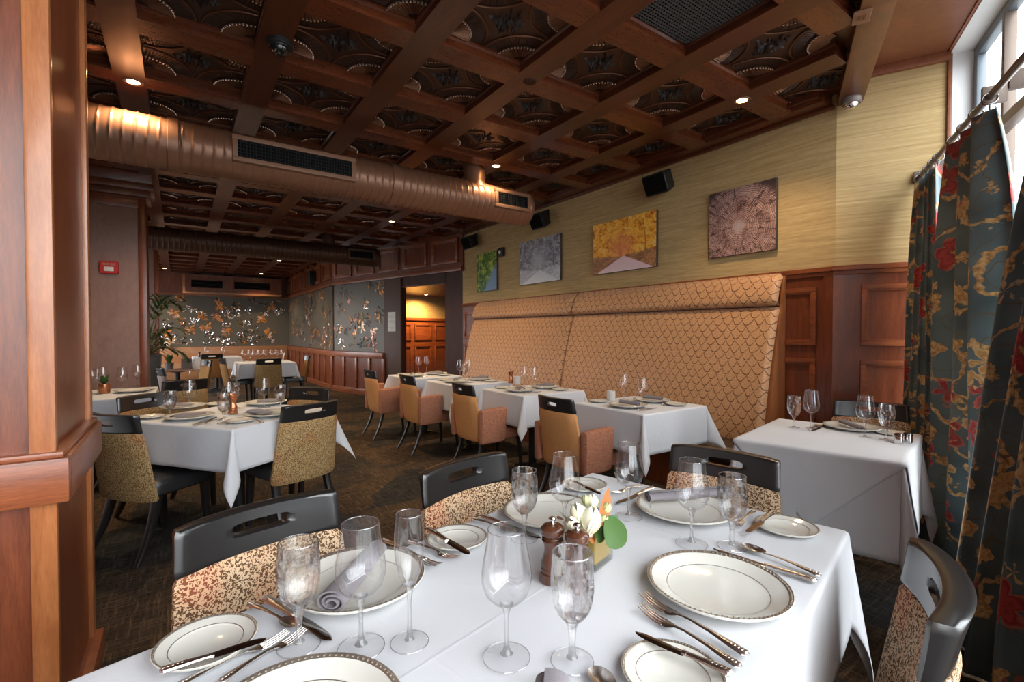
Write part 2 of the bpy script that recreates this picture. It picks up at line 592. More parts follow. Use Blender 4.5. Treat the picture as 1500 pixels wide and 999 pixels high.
M['grass'] = grass()
M['carpet'] = carpet()
M['leopard'] = leopard('leopard fabric')
M['leopard_far'] = leopard('tawny fabric', 215, (0.15, 0.085, 0.035), (0.46, 0.31, 0.145))
M['tan'] = speckle('tan upholstery', (0.47, 0.21, 0.075), (0.60, 0.29, 0.115), 200)
M['tan_dark'] = speckle('brown upholstery', (0.20, 0.095, 0.03), (0.30, 0.15, 0.055), 150)
M['rust'] = speckle('rust tweed', (0.24, 0.085, 0.045), (0.47, 0.21, 0.13), 170)
M['rose'] = speckle('rose upholstery', (0.28, 0.11, 0.09), (0.36, 0.15, 0.12), 120)
M['greyfab'] = speckle('grey brown upholstery', (0.16, 0.12, 0.11), (0.24, 0.19, 0.17), 120)
M['banq'] = banq()
M['linen'] = linen('white linen', (0.60, 0.605, 0.63), 0.22, True)
M['napkin'] = linen('grey napkin linen', (0.20, 0.18, 0.195), 0.3)
M['curtain'] = curtain()
M['rings'] = ringwood()
M['autumn'] = landscape('autumn road print', [(0.30, (0.16, 0.05, 0.012)), (0.40, (0.62, 0.17, 0.015)), (0.48, (0.90, 0.40, 0.03)), (0.58, (0.95, 0.58, 0.08)), (0.70, (0.90, 0.70, 0.50))],
                        (0.80, 0.58, 0.60), (0.16, 0.05, 0.015), (0.78, 0.22, 0.09), [(0.4, (0.22, 0.08, 0.03)), (0.6, (0.55, 0.25, 0.09))])
M['winter'] = landscape('winter road print', [(0.30, (0.06, 0.055, 0.07)), (0.45, (0.20, 0.19, 0.23)), (0.58, (0.42, 0.41, 0.47)), (0.72, (0.68, 0.68, 0.74))],
                        (0.70, 0.72, 0.76), (0.05, 0.05, 0.06), (0.52, 0.52, 0.57), [(0.4, (0.40, 0.40, 0.45)), (0.6, (0.66, 0.67, 0.72))])
M['leafprint'] = leafprint()
M['blackwood'] = Mt('black lacquered wood', (0.012, 0.011, 0.011), 0.30, spec=0.6, Coat_Weight=0.4, Coat_Roughness=0.22).m
M['leather'] = Mt('black leather', (0.017, 0.017, 0.019), 0.38, spec=0.5).m
M['blackmetal'] = Mt('black metal', (0.012, 0.012, 0.012), 0.45, spec=0.4).m
M['black'] = Mt('black plastic', (0.012, 0.012, 0.013), 0.45, spec=0.4).m
M['void'] = Mt('duct interior black', (0.004, 0.004, 0.004), 0.9, spec=0.1).m
M['steel'] = Mt('dark steel', (0.30, 0.29, 0.29), 0.25, 1.0).m
M['wire'] = Mt('grey wire', (0.11, 0.105, 0.10), 0.5).m
M['chrome'] = Mt('chrome', (0.72, 0.71, 0.70), 0.12, 1.0).m
M['silver'] = Mt('silver plate', (0.80, 0.75, 0.70), 0.27, 1.0).m
M['silver_dk'] = Mt('tarnished silver relief', (0.50, 0.42, 0.37), 0.32, 1.0).m
M['blade'] = Mt('knife blade steel', (0.50, 0.48, 0.47), 0.16, 1.0).m
M['china'] = Mt('ivory china', (0.61, 0.592, 0.535), 0.12, spec=0.5, Coat_Weight=0.3).m
M['platinum'] = Mt('platinum rim', (0.40, 0.34, 0.28), 0.3, 0.8).m
M['wineglass'] = thin_glass('wine glass', 0.0, ior=0.075)
M['crystal'] = thin_glass('cut crystal', 0.45, ior=0.10, rimdark=0.5)
M['stemglass'] = thin_glass('glass stem', 0.35, ior=0.06, rimdark=0.6)
M['rimglass'] = thin_glass('glass rim', 0.5, (0.95, 0.95, 0.96), 0.16, 0.7, 0.4)
M['footglass'] = thin_glass('glass foot', 0.0, (0.992, 0.992, 0.995), 0.03, 0.7, 0.7)
M['pane'] = thin_glass('window glass', 0.0, (0.97, 0.985, 0.99), 0.03, 0.6, 0.9)
M['vaseglass'] = thin_glass('vase glass', 0.25, (0.97, 0.98, 0.97))
M['walnut'] = wood('walnut mill', (0.04, 0.013, 0.006), (0.105, 0.036, 0.017), 0.22, scale=(20, 20, 4), k=5, coat=0.5)
M['coppermill'] = Mt('copper mill', (0.52, 0.22, 0.11), 0.28, 0.9).m
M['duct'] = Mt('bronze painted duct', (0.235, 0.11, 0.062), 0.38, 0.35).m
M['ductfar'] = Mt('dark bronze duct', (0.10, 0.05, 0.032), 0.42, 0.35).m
M['ductframe'] = Mt('duct register frame', (0.22, 0.105, 0.055), 0.5).m
M['tin'] = Mt('bronze tin', (0.060, 0.027, 0.017), 0.40, 0.4).m
M['tin_rib'] = Mt('tin fan rib', (0.26, 0.12, 0.065), 0.34, 0.5).m  # paler than the panel, in place of grazing window light on the ribs
M['tin_hi'] = Mt('highlight tin bead', (0.75, 0.55, 0.43), 0.25, 0.8).m  # pale colour paints in the highlights on the bead tips
M['tin_rim'] = Mt('copper tin rim', (0.14, 0.05, 0.02), 0.4, 0.4).m
M['tin_dk'] = Mt('dark tin rosette', (0.035, 0.027, 0.024), 0.5, 0.3).m
M['white'] = Mt('white paint', (0.80, 0.82, 0.83), 0.5).m
M['winframe'] = Mt('grey window frame', (0.17, 0.20, 0.225), 0.4, 0.3).m
M['transom'] = Mt('bronze window bar', (0.17, 0.13, 0.105), 0.4, 0.4).m
M['red'] = Mt('alarm red', (0.45, 0.012, 0.014), 0.3).m
M['paper'] = Mt('paper', (0.72, 0.69, 0.62), 0.7).m
M['mural'] = Mt('sage mural ground', (0.105, 0.092, 0.070), 0.42, spec=0.35).m
M['mirror'] = Mt('mirror inlay', (0.86, 0.86, 0.86), 0.08, 1.0).m
M['amber'] = Mt('amber foil inlay', (0.62, 0.23, 0.055), 0.3, 0.55).m
M['olive'] = Mt('olive foil inlay', (0.16, 0.11, 0.03), 0.4, 0.3).m
M['inkinlay'] = Mt('dark inlay', (0.02, 0.014, 0.016), 0.3).m
M['roseinlay'] = Mt('rose foil inlay', (0.42, 0.17, 0.12), 0.32, 0.4).m
M['peach'] = Mt('peach foil inlay', (0.70, 0.48, 0.34), 0.3, 0.4).m
M['canvas'] = Mt('canvas side', (0.05, 0.035, 0.03), 0.6).m
M['lamp'] = emit('downlight lens', (1.0, 0.62, 0.25), 30)
M['lampdim'] = emit('sconce shade', (1.0, 0.42, 0.12), 3)
M['petal'] = Mt('cream petal', (0.80, 0.77, 0.60), 0.5).m
M['bud'] = Mt('pale green bud', (0.46, 0.50, 0.24), 0.5).m
M['leaf'] = Mt('green leaf', (0.05, 0.105, 0.022), 0.5, spec=0.3).m
M['leaf_dk'] = Mt('dark green leaf', (0.045, 0.10, 0.03), 0.4).m
M['frond'] = Mt('olive frond', (0.13, 0.14, 0.035), 0.5).m
M['rustleaf'] = Mt('rust leaf back', (0.40, 0.13, 0.035), 0.55).m
M['gold'] = Mt('gold vase liner', (0.62, 0.42, 0.11), 0.35, 0.35).m
M['darkseat'] = Mt('brown vinyl', (0.055, 0.032, 0.022), 0.4).m
M['candle'] = Mt('frosted votive', (0.75, 0.73, 0.70), 0.35, Transmission_Weight=0.4).m
M['pot'] = Mt('grey glazed pot', (0.13, 0.13, 0.125), 0.3).m
M['soil'] = Mt('potting soil', (0.03, 0.02, 0.014), 0.95).m
# ================================================================== the room
C0 = Vector((4.0, 1.57))
AD = math.radians(64.23)
D3 = Vector((math.sin(AD), math.cos(AD)))
N3 = Vector((-D3.y, D3.x))
C1 = C0 - N3 * 0.628
XW = 4.0
ZB = 2.97            # underside of the ceiling beams
ZP = 3.05            # tin panels


def yl(x):
    return C0.y - (C0.x - x) * D3.y / D3.x


def xl_(y):
    return C0.x - (C0.y - y) * D3.x / D3.y


def wb(b, P, d, s0, s1, z0, z1, o0, o1, m=0):
    """box on a wall: P plan origin, d plan direction, offsets to its left (into the room)"""
    n = Vector((-d.y, d.x))
    q = [P + d * s + n * o for s, o in ((s0, o0), (s1, o0), (s1, o1), (s0, o1))]
    b.add([(p.x, p.y, z0) for p in q] + [(p.x, p.y, z1) for p in q],
          [(0, 3, 2, 1), (4, 5, 6, 7), (0, 1, 5, 4), (1, 2, 6, 5), (2, 3, 7, 6), (3, 0, 4, 7)], m)


def pframe(b, P, d, s0, s1, z0, z1, w=0.035, o=0.022, m=0):
    """a moulded picture-frame panel on a wall: two stepped rings and a field"""
    for k, (i, ww, oo) in enumerate(((0.0, w, o), (w * 0.8, w * 0.55, o * 0.55))):
        a0, a1, c0, c1 = s0 + i, s1 - i, z0 + i, z1 - i
        wb(b, P, d, a0, a1, c0, c0 + ww, 0, oo, m)
        wb(b, P, d, a0, a1, c1 - ww, c1, 0, oo, m)
        wb(b, P, d, a0, a0 + ww, c0 + ww, c1 - ww, 0, oo, m)
        wb(b, P, d, a1 - ww, a1, c0 + ww, c1 - ww, 0, oo, m)


def slab(name, pts, z0, z1, mat):
    b = B()
    n = len(pts)
    b.add([(p[0], p[1], z0) for p in pts] + [(p[0], p[1], z1) for p in pts],
          [tuple(range(n - 1, -1, -1)), tuple(range(n, 2 * n))] + [(i, (i + 1) % n, n + (i + 1) % n, n + i) for i in range(n)])
    return S(b.obj(name, mat, smooth=0))


pw = C1 - D3 * 6.9
slab('floor', [C1 - N3 * 0.16, C1 - D3 * 6.9 - N3 * 0.16, (-2.4, 17), (5.4, 17), (5.4, 1.6), (4.6, 1.4)], -0.08, 0, M['carpet'])
slab('ceiling', [C0, C0 - D3 * 6.9, (-2.4, 17), (5.4, 17), (5.4, 1.6)], ZP + 0.006, ZP + 0.12, M['beam'])
slab('ceiling_window_bay', [C0 - N3 * 0.1, C0 - D3 * 6.9 - N3 * 0.1, C1 - D3 * 6.9 - N3 * 0.2, C1 - N3 * 0.2 + D3 * 0.3, C0 + D3 * 0.3 - N3 * 0.1], 3.18, 3.28, M['soffit'])
bb = B()
wb(bb, C0 - D3 * 6.9, D3, 0, 6.9, 2.96, 3.2, -0.155, 0.0)
S(bb.obj('ceiling_beam_window_side', M['beam'], bev=0.006))

# ---- coffers
XS = [1.818 + 0.717 * k for k in range(-5, 3)]
YS = [1.818 + 0.7225 * k for k in range(-2, 21)]
BW = 0.168


def beam_mesh(name, L, along_x, mat):
    b = B()
    prof = [(0.0, ZB), (BW, ZB), (BW, ZB + 0.018), (BW - 0.012, ZB + 0.024), (BW - 0.012, ZB + 0.055), (BW - 0.002, ZB + 0.066), (BW - 0.002, ZP + 0.01),
            (0.002, ZP + 0.01), (0.002, ZB + 0.066), (0.012, ZB + 0.055), (0.012, ZB + 0.024), (0.0, ZB + 0.018)]
    if along_x:
        b.loft([[(s, p, z) for p, z in prof] for s in (0, L)])
    else:
        b.loft([[(p, s, z) for p, z in prof] for s in (0, L)])
    return b.mesh(name, mat, 20)


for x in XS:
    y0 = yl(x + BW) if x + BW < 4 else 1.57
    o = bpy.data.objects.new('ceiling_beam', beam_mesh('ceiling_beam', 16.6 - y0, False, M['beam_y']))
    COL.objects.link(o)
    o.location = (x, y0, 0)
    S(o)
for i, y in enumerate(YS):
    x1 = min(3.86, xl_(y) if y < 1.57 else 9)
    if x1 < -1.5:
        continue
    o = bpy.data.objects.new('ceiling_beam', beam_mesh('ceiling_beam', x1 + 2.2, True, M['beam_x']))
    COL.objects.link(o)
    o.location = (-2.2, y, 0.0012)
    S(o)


# one pressed tin panel: star rim, corner fans with beads, leafy rosette
def tin_tile(w, h, lod):
    b = B()
    hx, hy = w / 2, h / 2
    b.add([(-hx, -hy, 0), (hx, -hy, 0), (hx, hy, 0), (-hx, hy, 0)], [(0, 1, 2, 3)], 0)
    R = 0.262
    for sx in (-1, 1):
        for sy in (-1, 1):
            c = Vector((sx * hx, sy * hy, 0))
            a0 = math.atan2(-sy, -sx)
            arc = [c + Vector((R * math.cos(a0 + t), R * math.sin(a0 + t), -0.004)) for t in [(-0.76 + 1.52 * i / 10) for i in range(11)]]
            b.tube(arc, 0.006 if lod else 0.008, 6 if lod else 4, 1, 0.9)
            nr = 13 if lod else 7
            for i in range(nr):
                t = -0.72 + 1.44 * i / (nr - 1)
                u = Vector((math.cos(a0 + t), math.sin(a0 + t), 0))
                p0, p1 = c + u * 0.05, c + u * 0.165
                b.tube([p0 + Vector((0, 0, -0.002)), p0.lerp(p1, 0.5) + Vector((0, 0, -0.007)), p1 + Vector((0, 0, -0.012))], [0.003, 0.0056, 0.0074], 5 if lod else 4, 4)
                b.ball((p1.x, p1.y, -0.015), 0.008, 4 if lod else 3, 2)
            if lod:
                for i in range(19):                       # fine hatching outside the fan
                    t = -0.70 + 1.40 * i / 18
                    u = Vector((math.cos(a0 + t), math.sin(a0 + t), 0))
                    b.tube([c + u * 0.180 + Vector((0, 0, -0.001)), c + u * 0.243 + Vector((0, 0, -0.001))], 0.0028, 4, 0)
    r2 = random.Random(3)
    for k in range(26 if lod else 10):
        a = 2 * PI * k / (26 if lod else 10) + r2.uniform(-.2, .2)
        rad = r2.uniform(0.035, 0.085 if k % 2 else 0.06) * (1.25 if abs(math.cos(2 * a)) > 0.6 else 0.85)
        u, v = Vector((math.cos(a), math.sin(a), 0)), Vector((-math.sin(a), math.cos(a), 0))
        p = u * rad
        L, wd = 0.045, 0.02
        z = -0.004 - r2.uniform(0, 0.012)
        b.add([p - u * L * .5, p + v * wd * .5, p + u * L * .5, p - v * wd * .5, p + Vector((0, 0, z * 2.2))],
              [(0, 1, 4), (1, 2, 4), (2, 3, 4), (3, 0, 4)], 3)
    b.ball((0, 0, 0), 0.02, 6, 3)
    return b.mesh('ceiling_panel', [M['tin'], M['tin_rim'], M['tin_hi'], M['tin_dk'], M['tin_rib']], 40, recalc=False)


xs2 = XS + [3.84 - 0.0]
TH, TL = tin_tile(0.549, 0.5545, True), tin_tile(0.549, 0.5545, False)


def clip_mesh(me, co, no):
    bm = bmesh.new()
    bm.from_mesh(me)
    bmesh.ops.bisect_plane(bm, geom=bm.verts[:] + bm.edges[:] + bm.faces[:], plane_co=co, plane_no=no, clear_outer=True)
    m2 = me.copy()
    bm.to_mesh(m2)
    bm.free()
    return m2


for i, x in enumerate(XS):
    for j, y in enumerate(YS[:-1]):
        cx, cy = x + BW + 0.2745, y + BW + 0.27725
        if i == 5 - 0 and False:
            continue
        dline = (Vector((cx, cy)) - C0).dot(N3)
        if dline < -0.38 or (cy < 0.2 and cx < -0.5):
            continue
        grille = abs(cx - 2.26) < 0.05 and abs(cy - 1.541) < 0.06
        if grille:
            gc = (cx, cy)
            continue
        me = TH if y < 7 else TL
        if i == len(XS) - 1:                    # the last column is cut by the wall
            me = clip_mesh(me, (3.86 - cx, 0, 0), (1, 0, 0))
        if dline < 0.42:
            p = C0 - Vector((cx, cy))
            me = clip_mesh(me, (p.x, p.y, 0), (-N3.x, -N3.y, 0))
        o = bpy.data.objects.new('ceiling_panel', me)
        COL.objects.link(o)
        o.location = (cx, cy, ZP)
        S(o)
# black return grille in one coffer
t = thing('ceiling_grille', 'black mesh return air grille filling one coffer of the ceiling', 'vent', (gc[0], gc[1], ZP - 0.012))
b = B()
b.box(-0.2745, 0.2745, -0.277, 0.277, 0.004, 0.012)
b.obj('backing', M['void'], t)
b = B()
for k in range(27):
    q = -0.26 + 0.52 * k / 26
    b.box(q - 0.0018, q + 0.0018, -0.27, 0.27, -0.006, 0.0)
    b.box(-0.27, 0.27, q - 0.0018, q + 0.0018, -0.005, 0.002)
b.obj('mesh', M['wire'], t)

# soffit and crown along the picture wall
b = B()
b.box(3.84, 4.0, 1.60, 16.4, ZB + 0.002, ZP + 0.02)
b.box(3.80, 3.84, 1.62, 16.4, ZB + 0.03, ZP + 0.02)
b.box(3.955, 4.0, 1.58, 7.2, ZB - 0.022, ZB + 0.002)
S(b.obj('trim_1', M['beam_y'], bev=0.004))

# ---- picture wall (grasscloth above panelling)
PR, DR = Vector((XW, 0)), Vector((0, 1))
b = B()
wb(b, PR, DR, 1.57, 7.25, 1.78, 3.06, -0.12, 0.0)
wr = S(b.obj('wall_right', M['grass'], smooth=0))
b = B()
wb(b, PR, DR, 1.57, 7.25, 0, 1.78, -0.12, 0.0)
wb(b, PR, DR, 1.57, 1.64, 0, 1.765, 0, 0.012)
S(b.obj('wall_panelling_right', M['cherry'], smooth=0))
b = B()
wb(b, PR, DR, 1.57, 7.25, 1.755, 1.79, -0.01, 0.03)
wb(b, PR, DR, 1.57, 7.25, 1.725, 1.755, -0.01, 0.016)
S(b.obj('trim_2', M['cherry_h'], bev=0.005))
b = B()
for z0, z1 in ((1.203, 1.645), (0.55, 1.10)):
    pframe(b, PR, DR, 1.69, 2.30, z0, z1)
    pframe(b, PR, DR, 6.80, 7.18, z0, z1)
S(b.obj('trim_3', M['cherry_h'], bev=0.004))

# ---- stub wall to the window bay
DS = -(C1 - C0).normalized()
b = B()
wb(b, C1, DS, 0, 0.628, 1.78, 3.2, -0.1, 0.0)
S(b.obj('wall_stub', M['grass'], smooth=0))
b = B()
wb(b, C1, DS, 0, 0.628, 0, 1.78, -0.1, 0.0)
wb(b, C1, DS, 0.575, 0.64, 0, 1.765, 0, 0.014)
S(b.obj('wall_panelling_stub', M['cherry'], smooth=0))
b = B()
wb(b, C1, DS, 0, 0.65, 1.755, 1.79, -0.01, 0.035)
wb(b, C1, DS, 0, 0.64, 1.725, 1.755, -0.01, 0.02)
S(b.obj('trim_4', M['cherry_h'], bev=0.005))
b = B()
for z0, z1 in ((1.203, 1.645), (0.55, 1.10)):
    pframe(b, C1, DS, 0.06, 0.47, z0, z1)
S(b.obj('trim_5', M['cherry_h'], bev=0.004))
b = B()
wb(b, C1, DS, 0, 0.6, 3.12, 3.18, 0, 0.035)
wb(b, C1, DS, -0.012, 0.012, 0, 3.18, 0, 0.018)
S(b.obj('trim_6', M['soffit'], bev=0.004))

# ---- window wall
PWN = C1 - D3 * 6.8          # s = 6.8 - t
b = B()
wb(b, PWN, D3, 0, 6.8, 0, 0.42, -0.13, 0.0)
S(b.obj('wall_window_side', M['white'], smooth=0))
b = B()
wb(b, PWN, D3, 0, 6.9, 3.165, 3.2, -0.16, 0.0)
wb(b, C1, DS, -0.165, 0.0, 0.0, 3.2, -0.09, 0.0)
S(b.obj('trim_7', M['white'], smooth=0))
b = B()
wb(b, PWN, D3, 0, 6.8, 3.17, 3.2, -0.002, 0.016)
S(b.obj('trim_8', M['cherry_h']))
wf = thing('window_1', 'x', 'x')
del wf['label'], wf['category']
S(wf)
b = B()
wb(b, PWN, D3, 0, 6.8, 0.42, 0.48, -0.17, -0.12)
wb(b, PWN, D3, 0, 6.8, 3.10, 3.165, -0.17, -0.12)
wb(b, PWN, D3, 6.735, 6.80, 0.48, 3.10, -0.17, -0.12)
S(b.obj('window_frame', M['winframe'], wf, bev=0.006))
for k in range(6):
    b = B()
    tt = 0.525 + 1.05 * k
    wb(b, PWN, D3, 6.8 - tt - 0.02, 6.8 - tt + 0.02, 0.48, 3.10, -0.165, -0.11)
    S(b.obj('window_mullion', M['transom'], wf, bev=0.004))
b = B()
wb(b, PWN, D3, 0, 6.76, 2.40, 2.455, -0.115, -0.05)
S(b.obj('window_transom', M['transom'], wf, bev=0.005))
b = B()
q0, q1 = PWN - N3 * 0.145, C1 - N3 * 0.145
b.add([(q0.x, q0.y, 0.48), (q1.x, q1.y, 0.48), (q1.x, q1.y, 3.1), (q0.x, q0.y, 3.1)], [(0, 1, 2, 3)])
S(b.obj('window_pane', M['pane'], wf, smooth=0, recalc=False))

# ---- near pillar
b = B()
X0, X1, Y0, Y1 = -2.3, -0.29, 1.86, 2.52
b.box(X0, X1 - 0.012, Y0 + 0.012, Y1, 0, 3.05)
S(b.obj('pillar_core', M['cherry'], smooth=0)).name = 'wall_pillar'
b = B()
b.box(X1 - 0.058, X1, Y0, Y0 + 0.03, 0, 3.05)
b.box(X1 - 0.02, X1 + 0.004, Y1 - 0.045, Y1 + 0.012, 0, 3.05)
S(b.obj('trim_9', M['cherry_lt'], bev=0.007))
b = B()
b.box(X0, X1 + 0.03, Y0 - 0.03, Y0 + 0.02, 0.82, 0.945)
b.box(X1 - 0.02, X1 + 0.03, Y0 + 0.02, Y1 + 0.02, 0.82, 0.945)
b.box(X0, X1 + 0.018, Y0 - 0.018, Y1 + 0.012, 0.945, 0.962)
S(b.obj('trim_10', M['cherry_h'], bev=0.005))
b = B()
b.box(X0, X1 + 0.03, Y0 - 0.03, Y1 + 0.02, 0, 0.10)
S(b.obj('baseboard_pillar', M['cherry_h'], bev=0.006))

# ---- wall with the fire alarm and its cornice
b = B()
b.box(-2.3, -0.30, 6.5, 6.9, 0, 3.05)
S(b.obj('wall_alarm', M['taupe'], smooth=0))
b = B()
b.box(-0.345, -0.275, 6.475, 6.92, 0, 2.72)
b.box(-2.3, -0.275, 6.48, 6.52, 2.62, 2.74)
S(b.obj('trim_11', M['cherry'], bev=0.006))
b = B()
b.box(-2.3, -0.20, 6.38, 6.95, 2.80, 2.87)
b.box(-2.3, -0.24, 6.43, 6.95, 2.74, 2.80)
b.box(-2.3, -0.22, 6.40, 6.95, 2.87, 3.05)
S(b.obj('trim_12', M['beam_x'], bev=0.008))
b = B()
b.box(-1.4, -0.30, 10.3, 10.7, 0, 3.05)
S(b.obj('wall_column', M['taupe'], smooth=0))
b = B()
b.box(-0.345, -0.285, 10.28, 10.72, 0, 3.05)
S(b.obj('trim_13', M['cherry'], bev=0.006))
b = B()
b.box(-2.4, -2.3, -2.4, 7.6, 0, 3.05)
b.box(-2.4, -2.3, 7.6, 17, 0, 0.55)  # unseen openings above this sill are added to bring daylight into the far room
b.box(-2.4, -2.3, 7.6, 17, 2.3, 3.05)
for y in (9.7, 11.8, 14.0, 16.4):
    b.box(-2.4, -2.3, y, y + .6, 0.55, 2.3)
S(b.obj('wall_left', M['taupe'], smooth=0))

# ---- far room
YB = 16.5
A_, B_ = Vector((2.88, 11.17)), Vector((4.0, 7.25))
E_ = Vector((2.87, YB))
DAB = (A_ - B_).normalized()           # from the picture wall towards the far room
LAB = (A_ - B_).length
ZC = 2.35
b = B()
b.box(-2.4, 3.0, YB, YB + 0.12, 0, 3.05)
S(b.obj('wall_back', M['cherry'], smooth=0))
b = B()
wb(b, A_, (E_ - A_).normalized(), 0, (E_ - A_).length, 0, 3.05, -0.12, 0)
wb(b, B_, DAB, 1.68, LAB, 0, 3.05, -0.12, 0)
wb(b, B_, DAB, 0, 0.44, 0, 3.05, -0.12, 0)
wb(b, B_, DAB, 0.40, 1.75, 2.18, 3.05, -0.12, 0)
S(b.obj('wall_far_right', M['darkwood'], smooth=0))
b = B()                                    # pilaster that carries the notice
wb(b, B_, DAB, 1.66, 2.17, 0, ZC, 0.0, 0.035)
S(b.obj('wall_pilaster', M['taupe_dk'], bev=0.004))
# frieze
b = B()
wb(b, B_, DAB, -0.05, LAB, ZC, 3.05, 0, 0.05)
wb(b, A_, (E_ - A_).normalized(), 0, (E_ - A_).length, ZC, 3.05, 0, 0.05)
b.box(-1.4, 2.87, YB - 0.05, YB, ZC, 3.05)
S(b.obj('trim_14', M['cherry'], smooth=0))
b = B()
for s in range(5):
    pframe(b, B_ + Vector((-DAB.y, DAB.x)) * 0.05, DAB, 0.05 + 0.81 * s, 0.72 + 0.81 * s, 2.50, 2.93, 0.05, 0.03)
for s in range(6):
    pframe(b, A_ + Vector((-0.05, 0)), (E_ - A_).normalized(), 0.1 + 0.86 * s, 0.8 + 0.86 * s, 2.50, 2.93, 0.05, 0.03)
wb(b, B_, DAB, -0.05, LAB, ZC - 0.0, ZC + 0.07, 0.05, 0.085)
wb(b, A_, (E_ - A_).normalized(), 0, (E_ - A_).length, ZC, ZC + 0.07, 0.05, 0.085)
b.box(-1.4, 2.87, YB - 0.085, YB - 0.05, ZC, ZC + 0.07)
S(b.obj('trim_15', M['cherry_h'], bev=0.004))
# low panelling under the murals
ZM = 0.89
b = B()
wb(b, B_, DAB, 2.17, LAB, 0, ZM, 0, 0.05)
wb(b, A_, (E_ - A_).normalized(), 0, (E_ - A_).length, 0, ZM, 0, 0.05)
S(b.obj('wall_panelling_far', M['cherry'], smooth=0))
b = B()
dAE = (E_ - A_).normalized()
for P, d, s0, s1, n in ((B_, DAB, 2.17, LAB, 4), (A_, dAE, 0, (E_ - A_).length, 9)):
    wb(b, P, d, s0, s1, ZM - 0.12, ZM, 0.05, 0.085)
    wb(b, P, d, s0, s1, 0, 0.12, 0.05, 0.08)
    st = (s1 - s0) / n
    for k in range(n + 1):
        wb(b, P, d, s0 + st * k - 0.035, s0 + st * k + 0.035, 0.12, ZM - 0.12, 0.05, 0.085)
S(b.obj('trim_16', M['cherry_h'], bev=0.004))
b = B()
b.box(-1.4, 2.8, YB - 0.5, YB, 0, 0.46)
b.box(-1.4, 2.8, YB - 0.12, YB, 0.46, ZM)
S(b.obj('wall_bench_back', M['tabletop'], bev=0.02))
# bulkhead with duct outlets on the far wall
b = B()
b.box(0.12, 2.55, YB - 0.55, YB - 0.05, 2.42, 2.90)
S(b.obj('ceiling_bulkhead', M['cherry'], smooth=0))
b = B()
b.box(0.10, 2.57, YB - 0.58, YB - 0.05, 2.38, 2.43)
b.box(0.10, 0.16, YB - 0.58, YB - 0.05, 2.43, 2.90)
S(b.obj('trim_17', M['tabletop'], bev=0.005))

# alcove behind the opening
QA = Vector((3.22, 10.12))
dA = Vector((0.9615, 0.2747))
b = B()
wb(b, QA + dA * 2.6, -dA, 0, 2.6, 1.63, 2.3, -0.1, 0)
S(b.obj('wall_alcove', M['grass'], smooth=0))
b = B()
wb(b, QA + dA * 2.6, -dA, 0, 2.6, 0, 1.63, -0.1, 0)
wb(b, QA + dA * 2.6, -dA, 0, 2.6, 1.58, 1.64, 0, 0.03)
for k in range(4):
    for z0, z1 in ((1.12, 1.5), (0.2, 1.0)):
        pframe(b, QA + dA * 2.6, -dA, 0.12 + 0.62 * k, 0.64 + 0.62 * k, z0, z1, 0.035, 0.02)
S(b.obj('wall_panelling_alcove', M['cherry_h'], bev=0.003))
slab('ceiling_alcove', [(3.1, 11.4), (3.60, 8.6), (4.1, 7.2), (6.4, 7.9), (5.9, 11.6)], 2.16, 2.2, M['cherry'])
b = B()
b.box(5.6, 5.7, 7.0, 12, 0, 3.0)
b.box(4.12, 5.7, 7.1, 7.25, 0, 3.0)
S(b.obj('wall_alcove_side', M['darkwood'], smooth=0))
# ================================================================== furniture kinds
def bend_y(w, z, x, k=0.04, y0=-0.215, lean=0.17, zb=0.34):
    return y0 - lean * (z - zb) + k * (2 * x / w) ** 2


def back_pad(b, w0, w1, z0, z1, th, k=0.04, m=0, y0=-0.215, lean=0.17, nz=8, r=0.022):
    loops = []
    zs = [z0 + r * 0.15] + [z0 + (z1 - z0) * (0.05 + 0.9 * j / nz) for j in range(nz + 1)] + [z1 - r * 0.1]
    for j, z in enumerate(zs):
        w = w0 + (w1 - w0) * (z - z0) / (z1 - z0)
        e = 0.72 if j in (0, len(zs) - 1) else 1.0
        ins = 0.012 if j in (0, len(zs) - 1) else 0.0
        top = []
        N = 12
        for i in range(N + 1):                       # rear edge left to right
            x = (-0.5 + i / N) * (w - 2 * ins)
            rd = 0.35 if i in (0, N) else 1.0
            top.append((x, bend_y(w, z, x, k, y0, lean) - th / 2 * e * rd, z))
        for i in range(N, -1, -1):
            x = (-0.5 + i / N) * (w - 2 * ins)
            rd = 0.35 if i in (0, N) else 1.0
            top.append((x, bend_y(w, z, x, k, y0, lean) + th / 2 * e * rd, z))
        loops.append(top)
    b.loft(loops, m)


